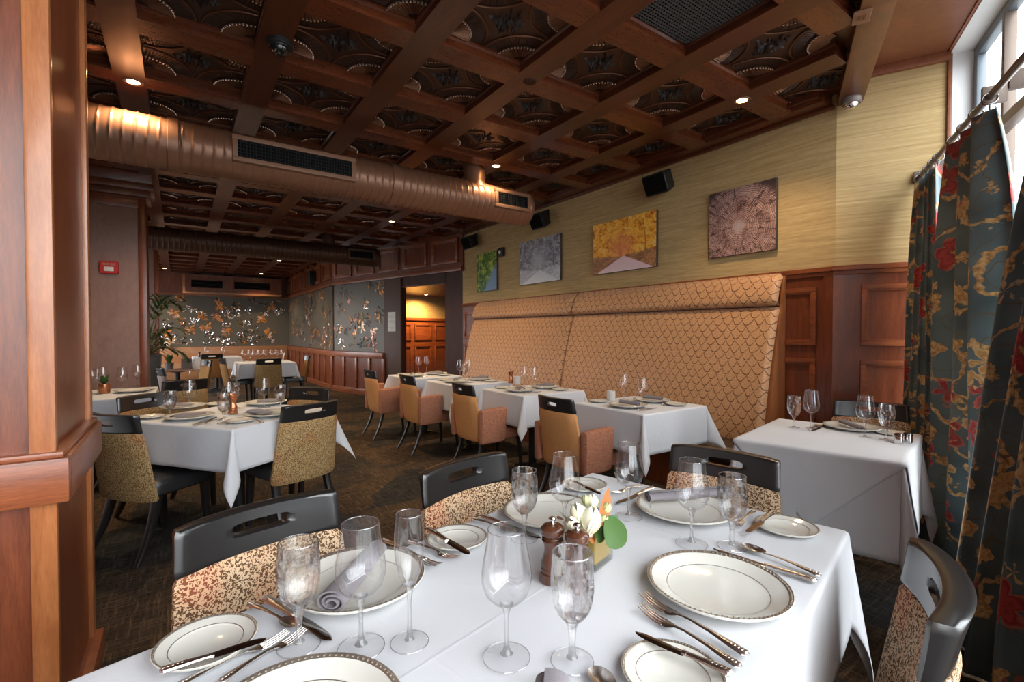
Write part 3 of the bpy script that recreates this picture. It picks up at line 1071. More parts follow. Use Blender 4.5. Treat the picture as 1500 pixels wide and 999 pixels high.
def slot_rail(b, w0, w1, z0, z1, th, sw, sh, sz, k=0.04, m=0, y0=-0.215, lean=0.17, th_top=None):
    """curved top rail with a rounded hand slot"""
    N, RINGS = 56, 7
    th_top = th_top or th

    def ring(f):
        pts = []
        for i in range(N):
            a = 2 * PI * i / N
            ca, sa = math.cos(a), math.sin(a)
            mx_ = max(abs(ca), abs(sa))
            ox, oz = ca / mx_, sa / mx_
            if abs(ox) > .999 and abs(oz) > .999:
                ox, oz = ox * .985, oz * .95
            zc, hz = (z0 + z1) / 2, (z1 - z0) / 2
            z_o = zc + oz * hz
            w = w0 + (w1 - w0) * (z_o - z0) / (z1 - z0)
            x_o = ox * w / 2
            e2 = 0.5
            x_i = math.copysign(abs(ca) ** e2, ca) * sw / 2
            z_i = sz + math.copysign(abs(sa) ** e2, sa) * sh / 2
            pts.append((x_i + (x_o - x_i) * f, z_i + (z_o - z_i) * f))
        return pts
    fr = [ring(f) for f in [0, 0.06] + [0.06 + 0.80 * j / RINGS for j in range(1, RINGS + 1)] + [0.94, 1.0]]
    loops = []

    def yy(x, z, side, ins):
        t = th + (th_top - th) * max(0, (z - z0) / (z1 - z0)) ** 2
        return bend_y(w1, z, x, k, y0, lean) + side * (t / 2 - ins)
    L = len(fr)
    for j, rg in enumerate(fr):
        ins = th * (0.34 if j == L - 1 else 0.09 if j == L - 2 else 0.22 if j == 0 else 0)
        loops.append([(x, yy(x, z, 1, ins), z) for x, z in rg])
    for j in range(L - 1, -1, -1):
        ins = th * (0.34 if j == L - 1 else 0.09 if j == L - 2 else 0.22 if j == 0 else 0)
        loops.append([(x, yy(x, z, -1, ins), z) for x, z in fr[j]])
    loops.append(loops[0])
    b.loft(loops, m, caps=False)


def leg_of(parent, p0, p1, r0, r1, mid=None):
    b = B()
    pts = [Vector(p0), Vector(p1)]
    if mid:
        pts = [Vector(p0), Vector(mid), Vector(p1)]
        q = []
        for i in range(9):
            t = i / 8
            q.append(pts[0] * (1 - t) ** 2 + pts[1] * 2 * t * (1 - t) + pts[2] * t * t)
        pts = q
    n = len(pts) - 1
    loops = []
    for i, p in enumerate(pts):
        r = r0 + (r1 - r0) * i / n
        loops.append([(p.x + x, p.y + y, p.z) for x, y in rr(2 * r, 2 * r, r * 0.35, 2)])
    b.loft(loops, 0)
    e = pts[-1]
    o = b.obj('leg', M['blackwood'], parent)
    g_ = B()
    g_.lathe([(0.0, 0), (r1 * 0.95, 0), (r1 * 0.95, 0.007), (0, 0.007)], 10, 0, (e.x, e.y, 0))
    g_.obj('glide', M['chrome'], o)
    return o


def seat_bm(w, d, z0, z1, yc=0.03, dome=0.015):
    b = B()
    loops = []
    for z, ins in ((z0, 0.012), (z0 + 0.01, 0.0), (z1 - 0.03, 0.0), (z1 - 0.012, 0.006), (z1, 0.022), (z1 + dome * 0.6, 0.08), (z1 + dome, 0.16)):
        loops.append([(x, y + yc, z) for x, y in rr(w - 2 * ins, d - 2 * ins, 0.05 if ins < 0.05 else 0.03, 5)])
    b.loft(loops, 0)
    return b


KB = 0.042


def make_side_chair(fabric, name='side_chair', lodged=True):
    t = thing(name, 'x', 'chair')
    seat_bm(0.46, 0.39, 0.365, 0.455, -0.005).obj('seat', M['leather'], t)
    b = B()
    back_pad(b, 0.455, 0.405, 0.335, 0.742, 0.05, KB)
    b.obj('backrest', fabric, t, smooth=50)
    b = B()
    slot_rail(b, 0.405, 0.395, 0.735, 0.845, 0.034, 0.135, 0.030, 0.797, KB, th_top=0.046)
    b.obj('top_rail', M['blackwood'], t, smooth=40)
    for s in (-1, 1):
        leg_of(t, (s * 0.185, 0.145, 0.37), (s * 0.19, 0.165, 0.007), 0.021, 0.014)
        leg_of(t, (s * 0.18, -0.14, 0.40), (s * 0.20, -0.275, 0.007), 0.024, 0.014, (s * 0.182, -0.16, 0.2))
    return t


def make_arm_chair():
    t = thing('armchair', 'x', 'armchair')
    b = seat_bm(0.42, 0.42, 0.33, 0.42, 0.01, 0.01)
    b.obj('seat', M['rust'], t)
    b = B()
    back_pad(b, 0.44, 0.40, 0.325, 0.742, 0.055, 0.035, lean=0.16)
    b.obj('backrest', M['tan'], t, smooth=50)
    b = B()
    slot_rail(b, 0.40, 0.385, 0.735, 0.84, 0.034, 0.10, 0.026, 0.79, k=0.035, lean=0.16)
    b.obj('top_rail', M['blackwood'], t, smooth=40)
    for s in (-1, 1):
        b = B()
        loops = []
        for j, (y, zt, zb, xo) in enumerate(((-0.235, 0.60, 0.335, 0.0), (-0.225, 0.62, 0.325, 0.004), (-0.15, 0.63, 0.325, 0.012), (-0.06, 0.637, 0.325, 0.02), (-0.008, 0.64, 0.327, 0.026), (0.012, 0.635, 0.335, 0.028), (0.019, 0.60, 0.36, 0.028))):
            ins = 0.012 if j in (0, 6) else 0.0
            rp = rr(0.066 - ins * 2, zt - zb, 0.022, 4)
            zc = (zt + zb) / 2
            loops.append([(s * (0.222 + 0.033 + xo * ((zc + q - zb) / (zt - zb)) + 0.0) + p, y, zc + q) for p, q in rp])
        b.loft(loops)
        b.obj('arm', M['rust'], t, smooth=50)
        leg_of(t, (s * 0.195, 0.22, 0.34), (s * 0.205, 0.25, 0.007), 0.019, 0.011)
        leg_of(t, (s * 0.18, -0.16, 0.34), (s * 0.20, -0.29, 0.007), 0.019, 0.011, (s * 0.182, -0.18, 0.18))
    return t


def face(f):
    return math.atan2(-f[0], f[1])


def table(name, label, c, rz, a, b_, group=None, wood_=None, feet=True, label_cat='table'):
    t = thing(name, label, label_cat, (c[0], c[1], 0), rz, group)
    b = B()
    b.box(-a + .006, a - .006, -b_ + .006, b_ - .006, 0.715, 0.744)
    b.obj('tabletop', M[wood_ or 'darkwood'], t, bev=0.008)
    for sx in ((-0.72, 0.2) if a > 0.7 else (0,)):
        b = B()
        b.lathe([(0.0, 0.02), (0.055, 0.022), (0.055, 0.035), (0.038, 0.05), (0.036, 0.69), (0.10, 0.70), (0.10, 0.715), (0, 0.715)], 20, 0, (sx * a, 0, 0))
        b.obj('pedestal', M['blackmetal'], t)
        for k in range(4):
            ang = PI / 4 + k * PI / 2
            b = B()
            q = [(sx * a + r * math.cos(ang), r * math.sin(ang), z) for r, z in ((0.03, 0.035), (0.10, 0.032), (0.17, 0.018))]
            b.tube(q, [0.02, 0.018, 0.014], 8, 0, 0.7)
            b.obj('foot', M['blackmetal'], t)
    return t


def drape(a, b_, over, R=0.012, wave=0.006, seed=1, ang=0.0, half=None, off=0.0, bulge=0.34, flare=0.03, nseg=None, corner=1.0):
    """a cloth laid over a rectangular top: flat on it, hanging over the edges, folding at the corners"""
    r_ = random.Random(seed)
    ph = [r_.uniform(0, 6.28) for _ in range(6)]
    ha, hb = half if half else (a + over, b_ + over)

    def prof(d):
        q = R * PI / 2
        if d < q:
            return R * math.sin(d / R), -R * (1 - math.cos(d / R))
        return R + flare * (d - q), -R - (d - q)

    def fn(x, y):
        dx, dy = max(abs(x) - a, 0), max(abs(y) - b_, 0)
        sx, sy = (1 if x > 0 else -1), (1 if y > 0 else -1)
        z0 = 0.7505 + off
        if dx == 0 and dy == 0:
            return (x, y, z0)
        d = math.hypot(dx, dy)
        o, z = prof(d)
        o += off
        if dx > 0 and dy > 0:
            phi = math.atan2(dy, dx)
            k = math.sin(2 * phi)
            f = max(0.0, d - R * 1.5)
            h = bulge * f * k ** 0.8
            zz = z * (1 + (corner - 1) * k) * math.sqrt(max(0.2, 1 - (bulge * k ** 0.8) ** 2))
            w = wave * f * 10 * math.sin(3 * phi * 2 + ph[4]) * k
            return (sx * (a + (o + h + w) * math.cos(phi)), sy * (b_ + (o + h + w) * math.sin(phi)), z0 + zz)
        s = y if dx > 0 else x
        L = b_ if dx > 0 else a
        f = min(1.0, max(0, d - R) / 0.25) * max(0.0, 1 - (abs(s) / L) ** 6)
        w = wave * f * (math.sin(s * 9 + ph[0]) + 0.6 * math.sin(s * 21 + ph[1]))
        if dx > 0:
            return (sx * (a + o + w), y, z0 + z)
        return (x, sy * (b_ + o + w), z0 + z)

    def cuts(h, e):
        e = e * 0.999
        c = [-h + (h - e) * i / 10 for i in range(10)] if h > e else []
        q = R * PI / 2
        seq = sorted(set([-h + (h - e) * i / 12 for i in range(12)] + [-e - q * i / 4 for i in range(5) if e + q < h] + [-e + 2 * e * i / 26 for i in range(27)] +
                         [e + q * i / 4 for i in range(5) if e + q < h] + [h - (h - e) * i / 12 for i in range(12)]))
        return seq
    b = B()
    if ang == 0:
        X, Y = cuts(ha, a), cuts(hb, b_)
        nx, ny = len(X), len(Y)
        b.add([fn(x, y) for y in Y for x in X], [(j * nx + i, j * nx + i + 1, (j + 1) * nx + i + 1, (j + 1) * nx + i) for j in range(ny - 1) for i in range(nx - 1)])
    else:
        n = nseg or 90
        ca, sa = math.cos(ang), math.sin(ang)
        P = []
        for j in range(n + 1):
            for i in range(n + 1):
                u, v = (-1 + 2 * i / n) * ha, (-1 + 2 * j / n) * hb
                P.append(fn(u * ca - v * sa, u * sa + v * ca))
        b.add(P, [(j * (n + 1) + i, j * (n + 1) + i + 1, (j + 1) * (n + 1) + i + 1, (j + 1) * (n + 1) + i) for j in range(n) for i in range(n)])
    return b


def cloth(label, c, rz, a, b_, over, group=None, **kw):
    o = drape(a, b_, over, **kw).obj('tablecloth', M['linen'], None, (c[0], c[1], 0), rz, smooth=60, recalc=False)
    sm = o.modifiers.new('thickness', 'SOLIDIFY')
    sm.thickness = 0.0018
    sm.offset = -1
    return tag(o, label, 'tablecloth', group)


# ---- glasses
def ring_of(t, name, r, z, w):
    b = B()
    b.lathe([(r - w, z), (r - w * .5, z + w * .87), (r + w * .5, z + w * .87), (r + w, z), (r + w * .5, z - w * .87), (r - w * .5, z - w * .87), (r - w, z)], 48)
    return b.obj(name, M['rimglass'], t)


def make_wine():
    t = thing('wine_glass', 'x', 'wine glass')
    b = B()
    b.lathe([(0.0315, 0.218), (0.0345, 0.19), (0.0395, 0.165), (0.0425, 0.145), (0.0418, 0.128), (0.036, 0.110), (0.025, 0.098), (0.012, 0.0925), (0.003, 0.091)][::-1], 40)
    b.obj('bowl', M['wineglass'], t, recalc=False)
    ring_of(t, 'rim', 0.0315, 0.218, 0.0007)
    ring_of(t, 'foot_edge', 0.0394, 0.0013, 0.0009)
    b = B()
    b.lathe([(0.0, 0.0905), (0.012, 0.0915), (0.0075, 0.084), (0.0042, 0.072), (0.0037, 0.04), (0.0042, 0.022), (0.0072, 0.011), (0.011, 0.0075), (0.0, 0.0068)][::-1], 24)
    b.obj('stem', M['stemglass'], t)
    b = B()
    b.lathe([(0.0, 0.0066), (0.012, 0.0064), (0.02, 0.0046), (0.039, 0.0022), (0.0398, 0.0012), (0.039, 0.0003)], 40)
    b.obj('foot', M['footglass'], t, recalc=False)
    return t


def make_flute():
    t = thing('champagne_flute', 'x', 'champagne glass')
    b = B()
    b.lathe([(0.003, 0.100), (0.010, 0.104), (0.0185, 0.122), (0.024, 0.148), (0.0262, 0.172), (0.0258, 0.195), (0.0235, 0.22), (0.0228, 0.229), (0.0222, 0.229)], 36)
    b.obj('bowl', M['wineglass'], t, recalc=False)
    ring_of(t, 'rim', 0.0228, 0.229, 0.0007)
    ring_of(t, 'foot_edge', 0.0329, 0.0013, 0.0009)
    b = B()
    b.lathe([(0.0, 0.0058), (0.009, 0.0062), (0.006, 0.011), (0.0038, 0.03), (0.0034, 0.07), (0.006, 0.092), (0.0105, 0.104), (0.0, 0.103)], 24)
    b.obj('stem', M['stemglass'], t)
    b = B()
    b.lathe([(0.0, 0.0056), (0.012, 0.0052), (0.0325, 0.002), (0.0332, 0.0012), (0.0325, 0.0003)], 36)
    b.obj('foot', M['footglass'], t, recalc=False)
    return t


def make_goblet():
    t = thing('crystal_goblet', 'x', 'cut crystal goblet')

    b = B()
    P = [(0.004, 0.066), (0.012, 0.069), (0.021, 0.076), (0.0275, 0.085), (0.0320, 0.096), (0.0345, 0.108), (0.0358, 0.12), (0.0362, 0.132), (0.0358, 0.145), (0.0352, 0.152), (0.0342, 0.163), (0.0332, 0.174), (0.0325, 0.183)]

    def rad_at(z):
        for (r0, z0), (r1, z1) in zip(P, P[1:]):
            if z <= z1:
                return r0 + (r1 - r0) * (z - z0) / (z1 - z0)
        return P[-1][0]
    # diamond cut facets: raised points between crossing grooves, then long flutes fading into the plain rim
    N = 28
    rows, Q = [], []
    for k in range(9):
        z = 0.074 + 0.0068 * k
        rows.append([(rad_at(z) * (1.0 if (i + k) % 2 else 0.915), z) for i in range(N)])
    for z, dp in ((0.137, 0.93), (0.148, 0.95), (0.155, 0.985), (0.157, 1.0), (0.17, 1.0), (0.183, 1.0)):
        rows.append([(rad_at(z) * (1.0 if (i % 2) else dp), z) for i in range(N)])
    rows.insert(0, [(0.008, 0.0675)] * N)
    b.loft([[(r * math.cos(2 * PI * i / N), r * math.sin(2 * PI * i / N), z) for i, (r, z) in enumerate(rw)] for rw in rows], caps=False)
    Q = P
    b.lathe([(0.0325, 0.183), (0.0318, 0.1838), (0.0303, 0.183)], 48)
    b.obj('bowl', M['crystal'], t, smooth=12, recalc=False)
    ring_of(t, 'rim', 0.0325, 0.183, 0.0009)
    ring_of(t, 'foot_edge', 0.0352, 0.0016, 0.0010)
    b = B()
    b.lathe([(0.0, 0.0072), (0.010, 0.0078), (0.0065, 0.012), (0.0052, 0.03), (0.0062, 0.05), (0.0085, 0.060), (0.0115, 0.067), (0.0, 0.068)], 8 * 4,
            mod=lambda a, f, z: 1 + (0.05 * math.cos(8 * a) if 0.01 < z < 0.062 else 0))
    b.obj('stem', M['stemglass'], t)
    b = B()
    b.lathe([(0.0, 0.007), (0.014, 0.0064), (0.035, 0.0028), (0.0357, 0.0015), (0.035, 0.0003)], 40)
    b.obj('foot', M['footglass'], t, recalc=False)
    return t


def make_plate(r, name, cat):
    t = thing(name, 'x', cat)
    b = B()
    w = r * 0.70
    b.lathe([(0.0, 0.006), (w * 0.93, 0.006), (w, 0.0085)], 64, 0)
    b.lathe([(w + 0.0014, 0.0091), (r * 0.93, 0.0185 * r / 0.1425 + 0.003)], 64, 0)
    b.lathe([(r - 0.0012, 0.021 * r / 0.1425 + 0.0035), (r, 0.0205 * r / 0.1425 + 0.003), (r - 0.002, 0.019 * r / 0.1425), (w, 0.0035), (w * 0.82, 0.0), (w * 0.8, 0.0), (w * 0.78, 0.002), (0, 0.002)], 64, 0)
    b.obj('dish', M['china'], t)
    b = B()
    b.lathe([(w, 0.0086), (w + 0.0014, 0.0092)], 64, 0)
    b.lathe([(r * 0.93, 0.0185 * r / 0.1425 + 0.003), (r * 0.94, 0.0190 * r / 0.1425 + 0.0034), (r * 0.975, 0.0202 * r / 0.1425 + 0.0036), (r - 0.0012, 0.021 * r / 0.1425 + 0.0036)], 64, 0)
    nb = 90
    for k in range(nb):
        a = 2 * PI * k / nb
        b.ball((r * 0.957 * math.cos(a), r * 0.957 * math.sin(a), 0.0197 * r / 0.1425 + 0.0036), 0.0021 * r / 0.1425 + 0.0004, 3, 0)
    b.obj('rim_band', M['platinum'], t)
    return t


def make_fork(L=0.20):
    b = B()
    hl = L * 0.60
    b.tube([(0, 0, 0.006), (L * .03, 0, 0.0065), (L * .16, 0, 0.008), (L * .3, 0, 0.010), (hl * .85, 0, 0.011), (hl, 0, 0.009), (L * .66, 0, 0.0055)],
           [0.004, 0.0095, 0.0078, 0.0052, 0.0036, 0.0042, 0.009], 10, 0, 0.32)
    b.tube([(L * .62, 0, 0.0075), (L * .67, 0, 0.005), (L * .735, 0, 0.004)], [0.006, 0.0115, 0.0118], 10, 0, 0.16)
    for k in range(4):
        y = (-1.5 + k) * 0.0066
        b.tube([(L * .72, y, 0.004), (L * .80, y, 0.0035), (L * .9, y * .96, 0.0065), (L, y * .9, 0.012)], [0.0021, 0.002, 0.0017, 0.0009], 6, 0, 0.7)
    for k in range(5):
        b.ball((L * .02 + k * .006, 0, 0.0098), 0.0034 - k * .0003, 4, 1, 1, 1, 0.5)
    return b, L


def make_spoon(L=0.18):
    b = B()
    b.tube([(0, 0, 0.006), (L * .03, 0, 0.0065), (L * .16, 0, 0.008), (L * .35, 0, 0.010), (L * .6, 0, 0.009), (L * .7, 0, 0.006)],
           [0.004, 0.0095, 0.0078, 0.005, 0.0035, 0.005], 10, 0, 0.32)

    def sp(u, v):
        a = 2 * PI * u
        x = L * .84 + L * .165 * math.cos(a) * v
        y = 0.0185 * math.sin(a) * v * (1 + 0.12 * math.cos(a))
        return (x, y, 0.002 + 0.008 * v ** 2)
    b.grid(sp, 28, 7)
    b.grid(lambda u, v: tuple(Vector(sp(u, v)) + Vector((0, 0, -0.0014 * (1 - v)))), 28, 7)
    for k in range(5):
        b.ball((L * .02 + k * .006, 0, 0.0098), 0.0034 - k * .0003, 4, 1, 1, 1, 0.5)
    return b, L


def make_knife_parts(L=0.235, hw=0.46):
    b = B()
    h = L * hw
    b.tube([(0, 0, 0.006), (0.006, 0, 0.0065), (h * .25, 0, 0.0065), (h * .6, 0, 0.0065), (h * .93, 0, 0.006), (h, 0, 0.0055)], [0.005, 0.0098, 0.0092, 0.0074, 0.0062, 0.0058], 10, 0, 0.55)
    for k in range(5):
        b.ball((0.006 + k * .007, 0, 0.0105), 0.0045 - k * .0004, 4, 1, 1, 1, 0.5)
    b.tube([(h - .004, 0, 0.0055), (h + 0.004, 0, 0.0055)], 0.0068, 10, 0, 0.6)
    bl = B()
    pts = []
    n = 16
    for i in range(n + 1):
        t = i / n
        wd = 0.0095 * (1 - 0.25 * t) + 0.003 * math.sin(PI * t)
        if t > 0.82:
            wd *= math.sqrt(max(0.02, 1 - ((t - 0.82) / 0.18) ** 2))
        pts.append((h + (L - h) * t, wd))
    loops = []
    for x, wd in pts:
        y0, y1 = -0.0085 * min(1, wd / 0.0085), wd
        loops.append([(x, y0, 0.0035), (x, y1 * 0.2, 0.0062), (x, y1, 0.0048), (x, y1 * 0.2, 0.0022)])
    bl.loft(loops)
    return b, bl, L


CUT = {}


def cutlery(kind, hp, tp, label, group=None, z=0.7535, tilt=0.0):
    """kind, handle end and tip as points on the table"""
    if kind not in CUT:
        if kind in ('fork', 'salad_fork'):
            b, L = make_fork(0.20 if kind == 'fork' else 0.175)
            t = thing(kind, 'x', 'fork')
            b.obj('handle_and_tines', [M['silver'], M['silver_dk']], t)
        elif kind == 'spoon':
            b, L = make_spoon()
            t = thing(kind, 'x', 'spoon')
            b.obj('handle_and_bowl', [M['silver'], M['silver_dk']], t)
        else:
            b, bl, L = make_knife_parts(0.235 if kind == 'dinner_knife' else 0.175)
            t = thing(kind, 'x', 'knife')
            b.obj('handle', [M['silver'], M['silver_dk']], t)
            bl.obj('blade', M['blade'], t)
        CUT[kind] = (Kind(t), L)
    K, L = CUT[kind]
    hp, tp = Vector(hp[:2]), Vector(tp[:2])
    d = tp - hp
    s = max(0.85, min(1.12, d.length / L))
    mid = (hp + tp) / 2
    org = mid - d.normalized() * (L * s / 2)
    o = K.put((org.x, org.y, z), 0, label, group, (0, tilt, math.atan2(d.y, d.x)))
    o.scale = (s, s, s)
    return o


def napkin_roll(label, p, q, z, r=0.026, group=None, r2=None, sq=0.66):
    p, q = Vector(p[:2]), Vector(q[:2])
    d = q - p
    L = d.length
    r2 = r2 or r
    b = B()
    turns = 2.3
    n = 44
    out, inn = [], []
    for i in range(n + 1):
        a = 2 * PI * turns * i / n
        k = 0.30 + 0.70 * i / n
        out.append((math.cos(a) * k, math.sin(a) * k))
        k2 = k - 0.13
        inn.append((math.cos(a) * k2, math.sin(a) * k2))
    sec = out + inn[::-1]
    loops = []
    for i in range(7):
        t = i / 6
        R = r + (r2 - r) * t
        loops.append([(L * t + 0.006 * math.sin(3 * a * 1.0) * 0 - 0.006 * math.hypot(a, c) * (1 if i == 6 else (-1 if i == 0 else 0)), a * R, c * R * sq + R * sq) for a, c in sec])
    b.loft(loops)
    o = b.obj('napkin', M['napkin'], None, (p.x, p.y, z), math.atan2(d.y, d.x), smooth=50)
    return tag(o, label, 'napkin', group)


def napkin_fold(label, c, z, rz, w=0.20, d=0.07, group=None, peak=0.018):
    b = B()

    def fn(u, v):
        x, y = (u - .5) * w, (v - .5) * d
        return (x, y, 0.004 + peak * (1 - (2 * v - 1) ** 2) * (0.7 + 0.3 * math.sin(u * 5)))
    b.grid(fn, 14, 8)
    b.grid(lambda u, v: (fn(u, v)[0], fn(u, v)[1], max(0.0, fn(u, v)[2] - 0.006)), 14, 8)
    o = b.obj('napkin', M['napkin'], None, (c[0], c[1], z), rz, smooth=50)
    return tag(o, label, 'napkin', group)


def make_mill(body, label, h=0.142):
    t = thing('pepper_mill', label, 'pepper mill')
    s = h / 0.142
    b = B()
    b.lathe([(x * s, z * s) for x, z in [(0, 0), (0.0262, 0), (0.0268, 0.003), (0.0265, 0.02), (0.0245, 0.022), (0.0262, 0.025), (0.026, 0.03), (0.0245, 0.032), (0.0258, 0.036), (0.024, 0.045), (0.020, 0.058), (0.0175, 0.068), (0.0185, 0.08),
                                                     (0.022, 0.088), (0.0235, 0.091), (0.0205, 0.093), (0.0228, 0.096), (0.0205, 0.0985), (0.0, 0.0985)]], 32)
    b.obj('body', body, t)
    b = B()
    b.lathe([(x * s, z * s) for x, z in [(0.0, 0.0985), (0.020, 0.099), (0.0245, 0.103), (0.0268, 0.110), (0.0262, 0.117), (0.021, 0.123), (0.012, 0.1258), (0.006, 0.1265), (0, 0.1265)]], 32)
    cap = b.obj('cap', body, t)
    b = B()
    b.lathe([(x * s, z * s) for x, z in [(0, 0.126), (0.0065, 0.1265), (0.004, 0.1295), (0.0042, 0.131), (0.0078, 0.134), (0.0085, 0.1375), (0.006, 0.141), (0, 0.142)]], 20)
    b.obj('knob', M['chrome'], cap)
    return t


def leaf(b, base, tip, width, bend=(0, 0, 0), m=0, cup=0.25, n=8, nrm=(0, 0, 1), point=1.0):
    base, tip, bend = Vector(base), Vector(tip), Vector(bend)
    d = (tip - base)
    nv = Vector(nrm)
    side = d.cross(nv)
    if side.length < 1e-5:
        side = d.cross(Vector((1, 0, 0)))
    side.normalize()
    up = side.cross(d).normalized()

    def fn(u, v):
        c = base + d * v + bend * (4 * v * (1 - v))
        w = width * 0.5 * (math.sin(PI * min(1, v ** 0.8 * 0.98 + 0.02)) ** 0.75)
        x = (u - .5) * 2
        return c + side * (w * x) + up * (cup * w * x * x)
    b.grid(fn, 6, n + 4, m)
# ================================================================== banquette
XT = 3.975


def bx(z):
    return XT - 0.045 - 0.234 * (1.72 - z)


def banquette(y0, y1, label, end):
    t = thing('banquette', label, 'banquette', (0, 0, 0), 0, 'high banquette sections along the picture wall')
    L = y1 - y0

    def sheet(b, prof, ny=24, ends=0.05):
        """padded front sheet following a profile of (x, z); rounded at both ends"""
        ln = [0]
        for i in range(1, len(prof)):
            ln.append(ln[-1] + math.dist(prof[i], prof[i - 1]))

        def fn(u, v):
            k = v * (len(prof) - 1)
            i = min(len(prof) - 2, int(k))
            f = k - i
            x = prof[i][0] + (prof[i + 1][0] - prof[i][0]) * f
            z = prof[i][1] + (prof[i + 1][1] - prof[i][1]) * f
            y = y0 + L * (u if 0.1 < u < 0.9 else u)
            e = min(y - y0, y1 - y)
            if e < ends:
                q = 1 - e / ends
                x += 0.05 * (1 - math.sqrt(max(0, 1 - q * q)))
            if end and v < 0.99 and y - y0 < 0.6:                     # the free end tapers in towards the seat
                y += max(0, 1.75 - z) * 0.0 * (1 - (y - y0) / 0.6)
            return (min(x, 3.99), y, z)
        us = [0, .003, .008, .014, .022] + [0.03 + 0.94 * i / ny for i in range(ny + 1)] + [.978, .986, .992, .997, 1]
        nv = (len(prof) - 1) * 2
        vs, uv, fs = [], [], []
        for j in range(nv + 1):
            for u in us:
                vs.append(fn(u, j / nv))
                i = min(len(prof) - 2, int(j / nv * (len(prof) - 1)))
                f = j / nv * (len(prof) - 1) - i
                uv.append((y0 + L * u, ln[i] + (ln[i + 1] - ln[i]) * f))
        n = len(us)
        for j in range(nv):
            for i in range(n - 1):
                fs.append((j * n + i, j * n + i + 1, (j + 1) * n + i + 1, (j + 1) * n + i))
        b.add(vs, fs, 0, uv)
    b = B()
    P = [(bx(.40) + .16, .41), (bx(.40) + .07, .405), (bx(.42) + .015, .425), (bx(.46), .46), (bx(.55) - .012, .55), (bx(.75) - .022, .75), (bx(1.0) - .028, 1.0), (bx(1.25) - .024, 1.25),
         (bx(1.42) - .014, 1.42), (bx(1.485), 1.485), (bx(1.505) + .03, 1.505), (bx(1.51) + .07, 1.508)]
    sheet(b, P)
    b.obj('back_cushion', M['banq'], t, smooth=60, recalc=False)
    b = B()
    P = [(bx(1.51) + .06, 1.512), (bx(1.51) + .0, 1.515), (bx(1.52) - .035, 1.532), (bx(1.55) - .05, 1.56), (bx(1.63) - .05, 1.63), (bx(1.70) - .04, 1.70), (bx(1.745) - .015, 1.745),
         (bx(1.76) + .02, 1.768), (3.96, 1.775), (3.985, 1.774)]
    sheet(b, P)
    b.obj('head_roll', M['banq'], t, smooth=60, recalc=False)
    b = B()
    b.box(3.40, 3.985, y0 + 0.03, y1 - 0.01, 0.0, 0.30)
    b.obj('base', M['cherry'], t)
    b = B()
    loops = []
    for y in (y0 + 0.03, y0 + 0.05, y1 - 0.03, y1 - 0.012):
        ins = 0.02 if y in (y0 + 0.03, y1 - 0.012) else 0
        loops.append([(p + 3.53, y, q + 0.37) for p, q in rr(0.34 - ins, 0.14 - ins, 0.05, 5)])
    b.loft(loops)
    b.obj('seat', M['darkseat'], t)
    if end:
        b = B()
        pr = [(3.62, 0.0), (3.62, .42), (bx(.46) + .05, .46), (bx(1.5) + .045, 1.5), (bx(1.72) + .035, 1.745), (3.988, 1.765), (3.988, 0.0)]
        b.loft([[(x, y, z) for x, z in pr] for y in (y0 - 0.012, y0 + 0.012)])
        b.obj('end_panel', M['cherry_lt'], t)
    return t


banquette(1.925, 4.322, 'high banquette section nearer the window with a wooden end panel', True)
banquette(4.330, 6.69, 'high banquette section nearer the corridor opening, beside the dark door', False)

# ================================================================== tables and cloths
rad = math.radians


def camdir(a):
    return R2(math.sin(rad(a)), math.cos(rad(a)))


def ang(v):
    return math.atan2(v.y, v.x)


u_ = camdir(42)
w_ = camdir(132)
Fc = R2(0.3205 - 0.006, 1.880 + 0.006)
TL_, TWd = 1.95, 0.84
fc = Fc - u_ * (TL_ / 2) + w_ * (TWd / 2)
table('dining_table', 'long rectangular table hidden under the near white cloth set for six', fc, ang(u_), TL_ / 2 - .012, TWd / 2 - .012, 'cloth covered tables')
cloth('white cloth on the long table nearest the window, with the flower vase', fc, ang(u_), TL_ / 2 - .012, TWd / 2 - .012, 0.272, seed=2, wave=.003, bulge=0.24, corner=1.42)

e1, e2 = camdir(18), camdir(-72)
Nc = R2(-1.581, 2.708)
lc = Nc + e1 * .43 + e2 * .43
table('dining_table', 'square table under the white cloth between the pillar and the armchair row', lc, ang(e1), .418, .418, 'cloth covered tables')
cloth('white cloth on the square table with four black railed chairs around it', lc, ang(e1), .418, .418, 0.255, seed=5, wave=.004, bulge=0.44, corner=1.25)

ed, ew = camdir(44), camdir(134)
Rc = R2(1.1385, 2.466)
rc = Rc + ed * .40 + ew * .345
table('dining_table', 'small table under the layered white cloths beside the curtains', rc, ang(ed), .388, .333, 'cloth covered tables')
cloth('white under-cloth hanging low on the small table by the curtains', rc, ang(ed), .386, .331, 0.43, seed=8, wave=.005, bulge=.14)
cloth('white overlay cloth laid cornerwise on the small table by the curtains', rc, ang(ed), .388, .333, 0, seed=9, wave=.003, ang=PI / 4, half=(.535, .535), off=.006, bulge=.2)

TC = [(2.905, 2.475), (2.795, 3.685), (2.685, 4.74), (2.585, 5.69)]
TN = ['first table from the window', 'second table from the window', 'third table from the window', 'last table, nearest the corridor']
for k, c in enumerate(TC):
    table('dining_table', 'square banquette table, %s, under its white cloth' % TN[k], c, 0, .348, .335, 'banquette tables')
    cloth('white cloth on the %s along the banquette' % TN[k], c, 0, .348, .335, 0.285, 'cloths on the banquette tables', seed=11 + k, wave=.004, bulge=.36)

